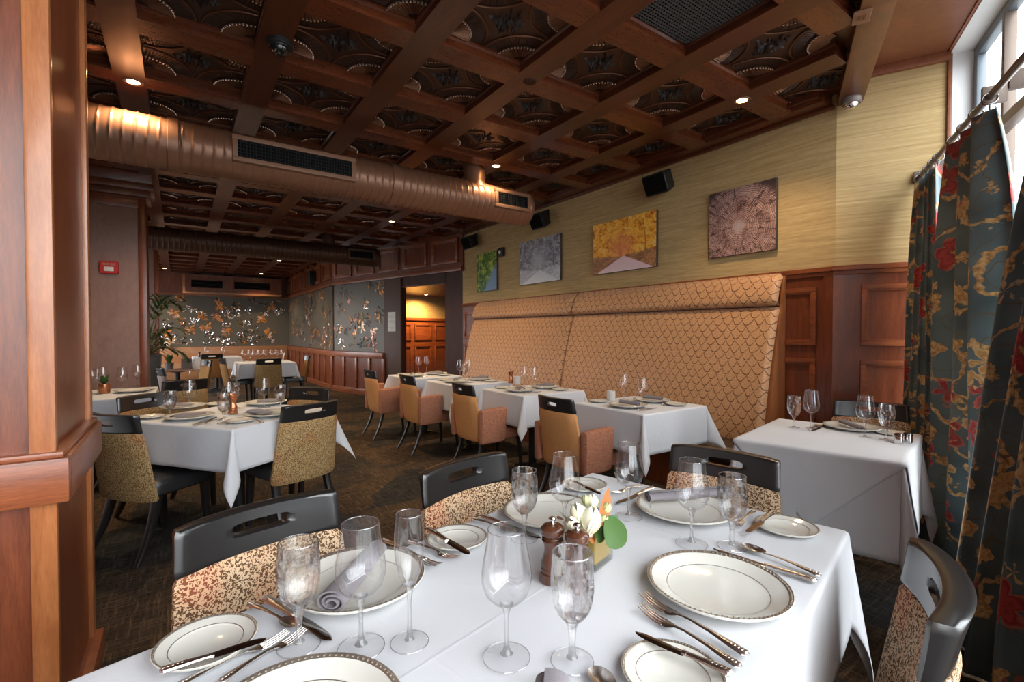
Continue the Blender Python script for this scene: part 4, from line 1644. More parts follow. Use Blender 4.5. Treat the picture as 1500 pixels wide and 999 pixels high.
flc = Vector((-0.66, 5.62))
table('dining_table', 'table in front of the wall with the fire alarm, under white cloth', flc, 0, .47, .44, 'cloth covered tables')
cloth('white cloth on the table in front of the fire alarm wall', flc, 0, .47, .44, 0.27, seed=20, bulge=.28)
mc, nc = Vector((1.32, 10.0)), Vector((0.70, 12.75))
table('dining_table', 'far table under white cloth, close to the panelled mural wall', mc, 0, .45, .43, 'cloth covered tables')
cloth('white cloth on the far table crowded with glasses', mc, 0, .45, .43, 0.265, seed=21, bulge=.3)
table('dining_table', 'farthest table under white cloth in front of the bright mural', nc, 0, .45, .45, 'cloth covered tables')
cloth('white cloth on the farthest table, behind the brown chair', nc, 0, .45, .45, 0.265, seed=22, bulge=.3)
wt = W(262, 541, .75)
t = table('wooden_table', 'bare light wood table with plants near the tall palm', (wt.x - .02, wt.y + .2), 0, .22, .24, None, 'tabletop')

# ================================================================== chairs
K1 = Kind(make_side_chair(M['leopard']))
K2 = Kind(make_side_chair(M['leopard_far']))
K3 = Kind(make_side_chair(M['tan_dark']))
KA = Kind(make_arm_chair())


def chair(K, rail, f, label, group=None, back=.30):
    f = Vector(f).normalized()
    o = Vector(rail[:2]) + f * back
    return K.put((o.x, o.y, 0), face(f), label, group)


g = 'patterned side chairs with black slotted rails'
chair(K1, R2(-.678, 1.272), w_, 'patterned chair with black slotted rail at the long table, nearest the wooden pillar', g)
chair(K1, R2(-.193, 1.715), w_, 'patterned chair with black slotted rail at the long table, facing the flower vase', g)
chair(K1, R2(.833, 1.862), -u_, 'patterned chair with black rail at the end of the long table, before the small table', g)
chair(K1, R2(.822, .880), camdir(-54), 'patterned chair with thick black rail seen side-on beside the dark curtain', g)
chair(K1, R2(2.36, 3.16), -camdir(38), 'patterned chair squeezed between the small table, the panelling and the curtain', g)
g2 = 'tawny side chairs around the square table'
chair(K2, R2(-2.255, 2.69), e1, 'tawny chair with black rail seen from behind, beside the wooden pillar', g2, .27)
chair(K2, R2(-1.325, 3.11) - e2 * .055, camdir(-56), 'tawny chair with black rail seen from behind at the window side of the square table', g2)
chair(K2, R2(-2.74, 3.55), -e2, 'tawny chair facing the window across the square table, in front of the alarm wall table', g2)
chair(K2, R2(-1.655, 4.0), -e1, 'tawny chair at the far side of the square table, front facing the room', g2)
chair(K2, R2(-3.12, 4.62), camdir(-58), 'tawny chair tucked in at the table by the fire alarm wall', g2)
for (x, y), lb in zip(((2.18, 2.65), (2.075, 3.83), (2.0, 4.94), (1.90, 5.87)),
                      ('tan and rust armchair nearest the long table, first of the row', 'tan and rust armchair second in the row from the window', 'tan and rust armchair third in the row from the window', 'tan and rust armchair last in the row, nearest the corridor')):
    chair(KA, (x, y), (1, 0), lb, 'armchairs along the banquette tables', .295)
p = W(393, 525, .845)
chair(K2, (p.x, p.y - .1), (0.02, 1), 'tawny chair with its back to the room at the far glass-crowded table', 'chairs of the far room')
p = W(308, 517, .845)
chair(K3, (p.x, 11.95), (0.0, 1), 'brown chair with black rail in front of the farthest table', 'chairs of the far room')
chair(K3, (0.60, 10.0), (1, 0.1), 'brown chair seen edge-on at the side of the far glass-crowded table', 'chairs of the far room')
chair(K3, (2.12, 10.1), (-1, 0.05), 'brown chair at the far table, on the side of the mural panelling', 'chairs of the far room')
K4 = Kind(make_side_chair(M['rose']))
K5 = Kind(make_side_chair(M['greyfab']))
p = W(216, 527, .845)
chair(K4, (p.x - .02, 7.25), (1, .15), 'rose upholstered chair seen edge-on behind the alarm wall post', 'edge-on chairs beside the alarm wall')
p = W(227, 527, .845)
chair(K5, (-.23, 7.75), (1, .15), 'grey brown chair seen edge-on beside the bare wood table', 'edge-on chairs beside the alarm wall')
chair(K3, (.42, 9.45), (-.9, -.25), 'brown chair pushed under the bare wood table by the plants', 'chairs of the far room')

# ================================================================== tableware
ZT = 0.753
WG, CG, CF = Kind(make_wine()), Kind(make_goblet()), Kind(make_flute())
DP, SP = Kind(make_plate(0.1425, 'dinner_plate', 'plate')), Kind(make_plate(0.079, 'side_plate', 'side plate'))
KK = {'w': WG, 'g': CG, 'f': CF, 'd': DP, 's': SP}


def put(k, px, py, label, group=None, z=ZT):
    p = W(px, py, z)
    return KK[k].put((p.x, p.y, z), rnd.uniform(0, 6), label, group)


gt = 'glasses on the long table'
put('g', 438, 946, 'cut crystal goblet beside the rolled napkin, nearest the pillar', gt)
put('w', 529, 949, 'large wine glass in front of the plate with the rolled napkin', gt)
put('f', 600, 941, 'tall champagne flute beside the large wine glass', gt)
put('w', 742, 963, 'large round wine glass in the middle, nearest the camera', gt)
put('g', 838, 969, 'cut crystal goblet in front of the pepper mills', gt)
put('g', 768, 789, 'cut crystal goblet beside the empty plate facing the flower vase', gt)
put('w', 827, 783, 'wine glass standing behind the flowers', gt)
put('w', 921, 757, 'wine glass in front of the armchair, by the far plate', gt)
put('w', 1013, 797, 'wine glass in front of the plate with the long rolled napkin', gt)
put('g', 1072, 801, 'cut crystal goblet at the far end by the butter plate', gt)
gp = 'white plates with platinum rims on the long table'
put('d', 524, 858, 'dinner plate carrying the rolled napkin near the pillar chair', gp)
put('d', 807, 756, 'empty dinner plate in front of the chair facing the vase', gp)
put('d', 1003, 751, 'dinner plate with a long napkin at the end of the table', gp)
put('d', 1050, 866, 'large empty dinner plate beside the drape, in front of the side-on chair', gp)
put('d', 436, 1084, 'dinner plate cut off by the bottom edge of the picture', gp)
gs = 'side plates on the long table'
put('s', 303, 948, 'side plate with a butter knife nearest the wooden pillar', gs)
put('s', 670, 793, 'side plate with a slanting knife between two chairs', gs)
put('s', 856, 714, 'small side plate at the far corner by the armchair', gs)
put('s', 1152, 776, 'side plate with a butter spreader at the end by the small table', gs)
put('s', 985, 995, 'side plate below the two forks, near the bottom edge', gs)


def cut(kind, a, c, label, z=ZT + .001, tilt=0.0, group='cutlery on the long table'):
    return cutlery(kind, W(a[0], a[1], z), W(c[0], c[1], z), label, group, z, tilt)


zp = ZT + 0.019
cut('butter_knife', (238, 987), (386, 936), 'butter knife across the side plate nearest the pillar', zp, 0.03)
cut('fork', (276, 1001), (408, 938), 'fork between the side plate and the cut-off dinner plate')
cut('salad_fork', (340, 992), (432, 936), 'fork half under the cut-off dinner plate')
cut('spoon', (369, 890), (432, 920), 'spoon beside the cut crystal goblet near the pillar')
cut('dinner_knife', (388, 879), (486, 941), 'dinner knife between the goblet and the rolled napkin')
cut('fork', (556, 792), (650, 838), 'fork beside the dinner plate with the rolled napkin, closer to it')
cut('salad_fork', (598, 797), (672, 822), 'fork beside the dinner plate with the rolled napkin, closer to the side plate')
cut('butter_knife', (627, 778), (688, 811), 'knife slanting over the side plate between two chairs', zp, 0.03)
cut('spoon', (696, 763), (747, 780), 'spoon lying left of the empty plate facing the vase')
cut('dinner_knife', (706, 758), (792, 790), 'dinner knife beside the empty plate facing the vase')
cut('butter_knife', (836, 705), (880, 723), 'knife lying over the far corner side plate', zp, 0.03)
cut('salad_fork', (940, 713), (897, 724), 'fork by the wine glass in front of the armchair')
cut('dinner_knife', (957, 716), (902, 739), 'knife beside the plate with the long napkin')
cut('fork', (1104, 751), (1077, 774), 'fork beside the goblet at the end of the table')
cut('butter_knife', (1131, 754), (1094, 779), 'butter spreader leaning over the end side plate', zp, 0.03)
cut('dinner_knife', (1197, 855), (1045, 806), 'dinner knife along the large empty plate')
cut('spoon', (1202, 847), (1088, 802), 'spoon lying beside the dinner knife by the drape')
cut('fork', (1097, 966), (940, 876), 'upper fork below the large empty plate')
cut('fork', (1086, 983), (938, 894), 'lower fork below the large empty plate')
cut('butter_knife', (1074, 993), (931, 925), 'butter knife over the side plate near the bottom edge', zp, 0.03)
cut('spoon', (985, 1120), (868, 985), 'spoon end peeping in at the bottom edge')
a, c = W(484, 897, .772), W(556, 806, .772)
napkin_roll('grey napkin rolled up on the plate near the pillar chair', a, c, .766, .033, None, .026)
a, c = W(947, 733, .772), W(1068, 724, .772)
napkin_roll('long grey napkin roll on the plate at the end of the table', a, c, .766, .026)
a, c = W(808, 1003, .765), W(800, 1110, .765)
napkin_roll('grey napkin roll whose end shows at the bottom edge', a, c, .7535, .032)

# pepper and salt mills
KM = Kind(make_mill(M['walnut'], 'x'))
p = W(809, 850, ZT)
KM.put((p.x, p.y, ZT), 0, 'brown wooden mill with chrome knob, taller in view, left of the pair', 'wooden mills by the vase')
p = W(845, 862, ZT)
KM.put((p.x, p.y, ZT), 1.0, 'brown wooden mill with chrome knob directly in front of the vase', 'wooden mills by the vase')

# vase with magnolias
v0, v1 = W(872, 841, ZT), W(899, 819, ZT)
d1 = (v1 - v0).to_2d().normalized()
n1 = Vector((-d1.y, d1.x))
vc = v0.to_2d() + d1 * .048 + n1 * .047
t = thing('flower_vase', 'square glass vase lined in gold holding cream magnolias and leaves', 'flower vase', (vc.x, vc.y, ZT), ang(d1))
b = B()
h, w, tk = .082, .045, .004
for sx0, sx1, sy0, sy1 in ((-w, w, -w, -w + tk), (-w, w, w - tk, w), (-w, -w + tk, -w + tk, w - tk), (w - tk, w, -w + tk, w - tk)):
    b.box(sx0, sx1, sy0, sy1, .0, h)
b.box(-w + tk, w - tk, -w + tk, w - tk, 0, .012)
b.obj('glass', M['vaseglass'], t, smooth=0, bev=0.0012)
b = B()
b.box(-w + .0055, w - .0055, -w + .0055, w - .0055, .013, .076)
b.obj('liner', M['gold'], t, bev=.003)


def local(px, py, dz, dep=0.0):
    """point above the vase in its own axes, from a height over the cloth"""
    p = W(px, py, ZT + dz)
    q = p.to_2d() - vc
    return Vector((q.dot(d1), q.dot(n1), dz))


def magnolia(c, r, tilt, open_, n=7, m=0):
    b = B()
    c = Vector(c)
    ax = Vector((math.sin(tilt[0]) * math.cos(tilt[1]), math.sin(tilt[0]) * math.sin(tilt[1]), math.cos(tilt[0])))
    x = ax.orthogonal().normalized()
    y = ax.cross(x)
    for ring, (k, rr_, op) in enumerate(((3, 1.0, open_ * .55), (n - 3, 1.05, open_))):
        for i in range(k):
            a = 2 * PI * i / k + ring * .6
            o = x * math.cos(a) + y * math.sin(a)
            base = c - ax * r * .9
            tip = c + ax * r * (1.0 - op * .5) + o * r * op * .9
            leaf(b, base, tip, r * 1.15, o * r * .42, 0, -.32, 8, o)
    return b


for px, py, dz, r, tl in ((866, 762, .130, .034, (.25, 0)), (848, 752, .138, .030, (.45, 2.6)), (838, 768, .12, .026, (.8, 3.2)), (858, 780, .10, .025, (.45, -1.6)), (868, 736, .150, .022, (.3, 1.0))):
    magnolia(local(px, py, dz), r, tl, .30).obj('blossom', M['petal'], t, smooth=60, recalc=False)
for px, py, dz, r, tl in ((888, 745, .14, .017, (.5, -.4)), (858, 733, .155, .015, (.3, 2.0)), (884, 762, .125, .016, (.5, -1.2))):
    magnolia(local(px, py, dz), r, tl, .3, 5).obj('bud', M['bud'], t, smooth=60, recalc=False)
b0 = Vector((0, 0, .08))
for px0, px1, wd, mt, bd in ((((890, 800, .085), (914, 768, .105)), 0, .052, 'leaf', (0, 0, .012)), (((876, 795, .085), (885, 752, .12)), 0, .028, 'leaf', (0, 0, .004)), (((880, 770, .12), (892, 715, .17)), 0, .024, 'rustleaf', (.003, 0, 0)),
                         (((856, 790, .095), (816, 760, .105)), 0, .05, 'rustleaf', (0, 0, .012)), (((868, 796, .085), (846, 772, .10)), 0, .036, 'rustleaf', (0, 0, .006)), (((850, 790, .09), (818, 748, .11)), 0, .018, 'frond', (0, 0, .006)),
                         (((885, 788, .09), (905, 755, .125)), 0, .03, 'leaf_dk', (0, 0, .006))):
    b = B()
    leaf(b, local(*px0[0]), local(*px0[1]), wd * 1.25, bd, 0, .12, 10, (0.2, -1, .9))
    b.obj('leaf', M[mt], t, smooth=60, recalc=False)
b = B()
r5 = random.Random(5)
for k in range(16):
    a = r5.uniform(0, 6.28)
    q = Vector((.03 * math.cos(a), .03 * math.sin(a), .075))
    b.tube([q * .7 + Vector((0, 0, .02)), q + Vector((0, 0, r5.uniform(.01, .04)))], .003, 5)
b.obj('stalks', M['leaf_dk'], t)

# small table by the curtains
gr = 'glasses on the small table by the curtains'
put('g', 1163, 627, 'crystal goblet next to the banquette end on the small table', gr)
put('w', 1188, 628, 'wine glass next to the banquette end on the small table', gr)
put('w', 1267, 641, 'wine glass before the plate on the small table', gr)
put('g', 1298, 645, 'crystal goblet beside the salt and pepper shakers', gr)
put('d', 1248, 629, 'dinner plate on the small table by the curtains', None)
put('s', 1308, 637, 'side plate behind the shakers on the small table', None)
a, c = W(1266, 631, .772), W(1232, 619, .772)
napkin_roll('grey napkin roll on the small table by the curtains', a, c, .768, .02)
cut('spoon', (1180, 634), (1205, 622), 'spoon beside the glasses on the small table', group=None)
cut('dinner_knife', (1212, 622), (1186, 634), 'knife beside the glasses on the small table', group=None)
cut('fork', (1312, 626), (1296, 637), 'fork beside the shakers on the small table', group=None)


def shaker(px, py, label):
    p = W(px, py, ZT)
    t = thing('salt_shaker', label, 'shaker', (p.x, p.y, ZT), 0, 'silver shakers')
    b = B()
    b.loft([[(x, y, z) for x, y in rr(.034 * k, .034 * k, .008, 3)] for z, k in ((0, .96), (.004, 1), (.038, 1), (.041, .95))])
    b.obj('body', M['chrome'], t)
    b = B()
    b.loft([[(x, y, z) for x, y in rr(.036 * k, .036 * k, .008, 3)] for z, k in ((.042, 1), (.050, 1), (.054, .9))])
    b.obj('cap', M['steel'], t)


shaker(1317, 651, 'silver cube shaker nearer the goblet on the small table')
shaker(1330, 650, 'silver cube shaker nearer the curtain on the small table')

# square table
gl = 'glasses on the square table'
put('g', 250, 615, 'crystal goblet nearest the pillar chair on the square table', gl)
put('w', 278, 602, 'wine glass at the pillar side of the square table', gl)
put('g', 328, 620, 'crystal goblet at the near side of the mill on the square table', gl)
put('w', 335, 606, 'wine glass hidden partly by the goblet near the copper mill', gl)
put('g', 344, 598, 'small goblet behind the copper mill on the square table', gl)
put('w', 387, 597, 'wine glass at the far side of the square table', gl)
put('g', 411, 602, 'crystal goblet beside the folded napkin at the armchair side', gl)
gq = 'plates on the square table'
put('d', 277, 613, 'dinner plate at the near side of the square table', gq)
put('d', 392, 609, 'dinner plate at the window side of the square table', gq)
put('d', 268, 598, 'dinner plate at the pillar side of the square table', gq)
put('d', 390, 592, 'dinner plate at the far side of the square table', gq)
put('s', 352, 618, 'side plate at the near corner of the square table', gq)
put('s', 222, 612, 'side plate by the pillar chair on the square table', gq)
put('s', 318, 593, 'side plate at the far edge of the square table', gq)
for px, py, rz, lb in ((276, 609, 1.2, 'grey folded napkin on the near plate of the square table'), (384, 604, -.25, 'grey folded napkin on the window side plate of the square table'),
                       (262, 594, .2, 'grey folded napkin on the pillar side plate of the square table'), (398, 588, .35, 'grey folded napkin on the far plate of the square table')):
    p = W(px, py, .775)
    napkin_fold(lb, p, .776, rz - YAW, .19, .075, 'folded napkins on the square table')
cut('dinner_knife', (283, 624), (318, 612), 'knife at the near edge of the square table', group=None)
cut('fork', (300, 622), (330, 613), 'fork at the near edge of the square table', group=None)
cut('fork', (388, 622), (362, 613), 'fork beside the window side plate of the square table', group=None)
KC = Kind(make_mill(M['coppermill'], 'x', .155))
p = W(341, 606, ZT)
KC.put((p.x, p.y, ZT), 0, 'copper coloured pepper mill on the square table', None)

# table by the alarm wall
ga = 'glasses on the table by the fire alarm wall'
put('w', 134, 577, 'wine glass nearest the pillar edge on the alarm wall table', ga)
put('f', 143, 578, 'narrow glass between two wine glasses on the alarm wall table', ga)
put('w', 151, 571, 'wine glass beside the copper bud vase on the alarm wall table', ga)
put('w', 179, 572, 'wine glass standing alone in the middle of the alarm wall table', ga)
put('w', 201, 566, 'wine glass at the far edge of the alarm wall table', ga)
p = W(203, 571, ZT)
napkin_fold('grey folded napkin on the alarm wall table', p, ZT, .1 - YAW, .26, .09)
put('d', 195, 574, 'dinner plate on the alarm wall table', None)
p = W(153, 576, ZT)
t = thing('bud_vase', 'copper pot with a small green plant on the alarm wall table', 'plant pot', (p.x, p.y, ZT))
b = B()
b.lathe([(0, 0), (.036, 0), (.042, .01), (.044, .06), (.042, .085), (.038, .085), (.036, .075), (0, .075)], 20)
b.obj('pot', M['coppermill'], t)
b = B()
for k in range(26):
    a, l = r5.uniform(0, 6.28), r5.uniform(.04, .085)
    leaf(b, (0, 0, .075), (l * .8 * math.cos(a), l * .8 * math.sin(a), .09 + r5.uniform(.01, .075)), .022, (0, 0, .01), 0, .1, 5)
b.obj('foliage', M['leaf'], t, smooth=60, recalc=False)

# banquette tables
gb = 'glasses on the banquette tables'
for lst, nm in (([(914, 586), (941, 598)], 'first'), ([(768, 568), (782, 570)], 'second'), ([(674, 554), (687, 553)], 'third'), ([(613, 546), (625, 545)], 'last')):
    for (px, py), q in zip(lst, ('on its far side', 'on its near side')):
        put('w', px, py, 'wine glass on the %s banquette table, %s' % (nm, q), gb)
put('g', 681, 556, 'small goblet between the glasses on the third banquette table', gb)
gd = 'plates on the banquette tables'
for k, (c, nm) in enumerate(zip(TC, ('first', 'second', 'third', 'last'))):
    for j, (dx, q) in enumerate(((-.19, 'armchair side'), (.17, 'banquette side'))):
        x, y = c[0] + dx, c[1] + (.02 if j else -.06)
        DP.put((x, y, ZT), k + j, 'dinner plate on the %s banquette table, %s' % (nm, q), gd)
        if k == 0:
            napkin_roll('grey napkin roll on the %s of the first banquette table' % q, (x + .02, y - .09), (x + .0, y + .08), .768, .023)
        else:
            napkin_fold('grey folded napkin on the %s banquette table, %s' % (nm, q), (x, y), .7765, 1.2 + j, .18, .06, 'napkins on the banquette tables', .025)
        SP.put((c[0] + dx, c[1] + (.24 if j == 0 else -.21), ZT), k, 'side plate on the %s banquette table, %s' % (nm, q), gd)
        cutlery('dinner_knife', (x - .09, y - .165, 0), (x + .12, y - .165, 0), 'knife on the %s banquette table, %s' % (nm, q), 'knives on the banquette tables', ZT + .001)
p = W(895, 586, ZT)


def votive(p, r, h, label, mt='candle'):
    t = thing('votive_candle', label, 'candle holder', (p.x, p.y, ZT))
    b = B()
    b.lathe([(0, 0), (r, 0), (r * 1.05, h * .5), (r, h), (r - .004, h), (r - .004, h * .6), (0, h * .6)], 20)
    b.obj('holder', M[mt], t)
    return t


votive(p, .034, .075, 'frosted votive holder on the first banquette table')
p = W(757, 563, ZT)
votive(p, .038, .085, 'frosted votive holder on the second banquette table')
p = W(748, 561, ZT)
KC.put((p.x, p.y, ZT), 0, 'copper coloured pepper mill on the second banquette table', None)
p = W(907, 700, ZT)
votive(Vector((W(913, 706, ZT).x, W(913, 706, ZT).y, 0)), .022, .05, 'small clear votive behind the wine glass at the table corner', 'vaseglass')

# far tables
gf = 'glasses on the far crowded table'
for k, (px, py, q) in enumerate(((357, 527, 'at the cloth corner'), (366, 524, 'second from the cloth corner'), (372, 527, 'hidden partly by the chair'), (380, 524, 'in the middle'), (388, 527, 'behind the chair rail'),
                                 (398, 523, 'tallest in view'), (406, 526, 'next to the white napkin'), (414, 524, 'at the mural panelling end'))):
    p = W(px, py + 2, ZT)
    y = min(max(p.y, 9.65), 10.35)
    WG.put((p.x * y / p.y, y, ZT), 0, 'wine glass on the far crowded table, ' + q, gf)
p = Vector((1.66, 10.2))
b = B()
leaf(b, (0, 0, 0), (0.03, 0, .16), .10, (0, .02, 0), 0, .2)
o = b.obj('napkin', M['linen'], None, (p.x, p.y, ZT), 0, smooth=60, recalc=False)
o.modifiers.new('thickness', 'SOLIDIFY').thickness = .004
tag(o, 'white napkin standing on the far crowded table', 'napkin')
for k, (dx, q) in enumerate(((-.2, 'left of the brown chair'), (.12, 'right of the brown chair'))):
    WG.put((nc.x + dx, nc.y - .1, ZT), 0, 'wine glass on the farthest table, ' + q, 'glasses on the farthest table')
KM.put((nc.x - .33, nc.y - .1, ZT), 0, 'dark mill on the farthest table', None)

# plants by the bare wood table
t = thing('potted_grass', 'small pot of upright green leaves on the bare wood table', 'potted plant', (wt.x - .12, wt.y + .2, ZT - .006))
b = B()
b.lathe([(0, 0), (.05, 0), (.06, .09), (.055, .09), (0, .08)], 16)
b.obj('pot', M['pot'], t)
b = B()
for k in range(34):
    a, l = r5.uniform(0, 6.28), r5.uniform(.02, .10)
    leaf(b, (.02 * math.cos(a), .02 * math.sin(a), .08), (l * math.cos(a), l * math.sin(a), .10 + r5.uniform(.06, .14)), .018, (0, 0, .02), 0, .1, 5)
b.obj('foliage', M['leaf'], t, smooth=60, recalc=False)
t = thing('planter_box', 'grey brown planter box on the bare wood table', 'planter', (wt.x + .10, wt.y + .2, ZT - .006))
b = B()
b.box(-.07, .07, -.07, .07, 0, .15)
b.obj('box', M['greyfab'], t, bev=.006)

p = W(226, 470, 1.5)
t = thing('potted_palm', 'tall potted palm beside the column, fronds arching out', 'potted palm', (-.38, 8.46, 0))
b = B()
b.lathe([(0, 0), (.12, 0), (.15, .5), (.18, .98), (.165, 1.0), (.15, .98), (0, .95)], 28)
b.obj('planter', M['pot'], t)
b = B()
b.lathe([(0, .95), (.15, .955), (0, .97)], 20)
b.obj('soil', M['soil'], t)
r8 = random.Random(8)
for k in range(30):
    a = 2 * PI * k / 30 + r8.uniform(-.2, .2)
    L = r8.uniform(.22, .44)
    hgt = r8.uniform(.15, .95)
    b = B()
    base = Vector((0, 0, .95))
    top = Vector((L * .45 * math.cos(a), L * .45 * math.sin(a), .95 + hgt))
    end = Vector((L * math.cos(a), L * math.sin(a), .95 + hgt - r8.uniform(.10, .30)))
    q = [base * (1 - s) ** 2 + top * 2 * s * (1 - s) + end * s * s for s in [i / 10 for i in range(11)]]
    b.tube(q, [.008 - .0006 * i for i in range(11)], 5)
    for i in range(4, 11):
        d = (q[i] - q[i - 1]).normalized()
        sd = d.cross(Vector((0, 0, 1))).normalized()
        for sg in (-1, 1):
            l2 = .20 * math.sin(PI * (i - 2) / 10) + .06
            leaf(b, q[i], q[i] + (sd * sg * .8 + d * .6).normalized() * l2 + Vector((0, 0, -.04)), .034, (0, 0, .01), 0, .1, 4)
    b.obj('frond', M['frond' if k % 3 else 'leaf_dk'], t, smooth=60, recalc=False)
# ================================================================== ducts
def duct(label, y, z, r, x0, x1, mt, regs, joints, riser):
    t = thing('spiral_duct', label, 'air duct', (0, y, z))
    b = B()
    pitch = .066
    N = 48
    loops = []
    n = int((x1 - x0 - .05) / .0066)
    for i in range(n + 1):
        x = x0 + (x1 - .05 - x0) * i / n
        lp = []
        for k in range(N):
            a = 2 * PI * k / N
            ph = ((x / pitch + k / N) % 1.0)
            e = .0065 * math.exp(-((min(ph, 1 - ph)) / .085) ** 2)
            lp.append((x, (r + e) * math.cos(a), (r + e) * math.sin(a)))
        loops.append(lp)
    for x, q in ((x1 - .035, .99), (x1 - .012, .93), (x1, .80)):
        loops.append([(x, r * q * math.cos(2 * PI * k / N), r * q * math.sin(2 * PI * k / N)) for k in range(N)])
    b.loft(loops)
    b.obj('duct_body', mt, t, smooth=60)
    for xj in joints:
        b = B()
        b.loft([[(xj + dx, (r + q) * math.cos(2 * PI * k / 48), (r + q) * math.sin(2 * PI * k / 48)) for k in range(48)] for dx, q in ((-.035, .002), (-.03, .011), (.03, .011), (.035, .002))], caps=False)
        b.obj('joint_band', mt, t, smooth=50)
    for xa, xb, aw in regs:
        # register on the side that faces the windows (-y), a little above the middle
        ca = rad(176)
        up = Vector((0, math.cos(ca + PI / 2) * 1, math.sin(ca + PI / 2)))
        out = Vector((0, math.cos(ca), math.sin(ca)))
        up = Vector((0, -out.z, out.y)) * -1
        c = out * (r + .004)
        hh = aw / 2

        def bar(b, xs, xe, v0, v1, o0, o1):
            q = []
            for x in (xs, xe):
                for v, o in ((v0, o0), (v1, o0), (v1, o1), (v0, o1)):
                    p = c + up * v + out * o
                    q.append((x, p.y, p.z))
            b.add(q, [(0, 1, 2, 3), (4, 7, 6, 5), (0, 4, 5, 1), (1, 5, 6, 2), (2, 6, 7, 3), (3, 7, 4, 0)])
        b = B()
        fw = .035
        bar(b, xa, xb, -hh, -hh + fw, -.07, .012)
        bar(b, xa, xb, hh - fw, hh, -.07, .012)
        bar(b, xa, xa + fw, -hh + fw, hh - fw, -.07, .012)
        bar(b, xb - fw, xb, -hh + fw, hh - fw, -.07, .012)
        b.obj('register_frame', M['ductframe'] if mt is M['duct'] else mt, t, bev=.004)
        b = B()
        bar(b, xa + fw, xb - fw, -hh + fw, hh - fw, -.02, .001)
        b.obj('register_back', M['void'], t)
        b = B()
        m_ = int((xb - xa - 2 * fw) / .02)
        for i in range(m_ + 1):
            x = xa + fw + (xb - xa - 2 * fw) * i / m_
            bar(b, x - .0017, x + .0017, -hh + fw, hh - fw, .003, .009)
        for i in range(5):
            v = -hh + fw + (2 * hh - 2 * fw) * (i + .5) / 5
            bar(b, xa + fw, xb - fw, v - .0015, v + .0015, .001, .005)
        b.obj('register_grid', M['black'], t)
    if riser:
        b = B()
        rr_ = r * .62
        b.loft([[(riser + q * math.cos(2 * PI * k / 32), q * math.sin(2 * PI * k / 32), zz) for k in range(32)] for zz, q in ((r * .7, rr_ * 1.2), (r * .9, rr_ * 1.05), (r * 1.05, rr_), (ZP - z - .005, rr_))])
        b.obj('riser', mt, t, smooth=40)
    return t


DY, DZ, DR = 4.32, 2.665, .18
duct('big spiral duct in bronze paint crossing under the near ceiling', DY, DZ, DR, -2.2, 3.19, M['duct'], [(.34, 1.25, .20), (2.66, 3.10, .19)], [-.02, 1.62], 2.52)
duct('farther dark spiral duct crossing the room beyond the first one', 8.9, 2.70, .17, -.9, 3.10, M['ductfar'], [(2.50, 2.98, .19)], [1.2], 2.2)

# ================================================================== ceiling fittings
def downlight(x, y, label, power=14, z=ZB, cone=120, col=(1.0, .72, .44)):
    t = thing('ceiling_light', label, 'ceiling light', (x, y, z), 0, 'recessed downlights')
    b = B()
    b.lathe([(.036, -.001), (.042, -.004), (.056, -.004), (.058, 0.0), (.036, 0.0)], 32)
    b.obj('trim_ring', M['ductframe'], t)
    b = B()
    b.lathe([(0, -.0035), (.02, -.0032), (.0365, -.0015)], 32)
    b.obj('lens', M['lamp'], t)
    ld = bpy.data.lights.new('downlight', 'SPOT')
    ld.energy = power
    ld.color = col
    ld.spot_size = rad(cone)
    ld.spot_blend = .7
    ld.shadow_soft_size = .04
    o = bpy.data.objects.new('downlight', ld)
    COL.objects.link(o)
    o.location = (x, y, z - .012)
    return t


PW = 38
for px, py, lb in ((195, 120, 'lit downlight in the beam above the big duct, nearest the pillar'), (727, 243, 'lit downlight beside the end of the big duct'), (1087, 147, 'lit downlight on the beam crossing above the tree ring picture'),
                   (574, 324, 'lit downlight between the two ducts'), (409, 382, 'lit downlight beyond the farther duct, nearest the side mural'), (383, 401, 'lit downlight closest to the far bulkhead'), (241, 393, 'lit downlight above the palm')):
    p = W(px, py, ZB)
    downlight(p.x, p.y, lb, PW * (1.6 if p.y > 6 else .55 if px == 727 else 1))
for x, y, lb in ((-.25, 5.35, 'added unseen downlight above the big duct, over the table by the fire alarm wall'), (1.19, 5.35, 'added unseen downlight above the big duct, over the aisle'), (2.62, 5.35, 'added unseen downlight above the big duct, over the banquette tables'),
                 (.47, 10.4, 'added unseen downlight behind the farther duct, over the wooden table'), (1.90, 10.4, 'added unseen downlight behind the farther duct, over the crowded table')):
    downlight(x, y, lb, PW * 1.6)  # extra lamps hidden by the ducts, added to brighten the middle and far room
p = W(627, 432, 2.155)
downlight(4.63, 10.1, 'lit downlight inside the corridor alcove', 120, 2.158, 165, (1.0, .6, .24))

# ceiling cameras, detector
p = W(410, 62, ZB)
t = thing('ceiling_camera', 'black dome camera on the ceiling beam above the big duct', 'dome camera', (p.x, p.y, ZB))
b = B()
b.lathe([(0, -.004), (.055, -.004), (.068, -.002), (.072, 0), (.072, -.0), (0, 0)][::-1], 32)
b.lathe([(.072, 0), (.072, -.018), (.066, -.026), (.056, -.028), (.054, -.034), (.050, -.034)], 32)
b.obj('housing', M['black'], t)
b = B()
b.lathe([(.050 * math.sin(PI / 2 * i / 8) + 1e-4, -.034 - .042 * math.cos(PI / 2 * i / 8)) for i in range(9)], 28)
b.obj('dome', Mt('smoked dome', (.01, .012, .012), .06, spec=.8).m, t)
bc = C0 - D3 * .10 - N3 * .078
t = thing('ceiling_camera', 'grey dome camera under the end of the big beam by the window bay', 'dome camera', (bc.x, bc.y, 2.96))
b = B()
b.lathe([(0, 0), (.062, 0), (.062, -.03), (.055, -.04), (.045, -.042), (0, -.042)], 32)
b.obj('housing', Mt('grey brown plastic', (.16, .13, .12), .4).m, t)
b = B()
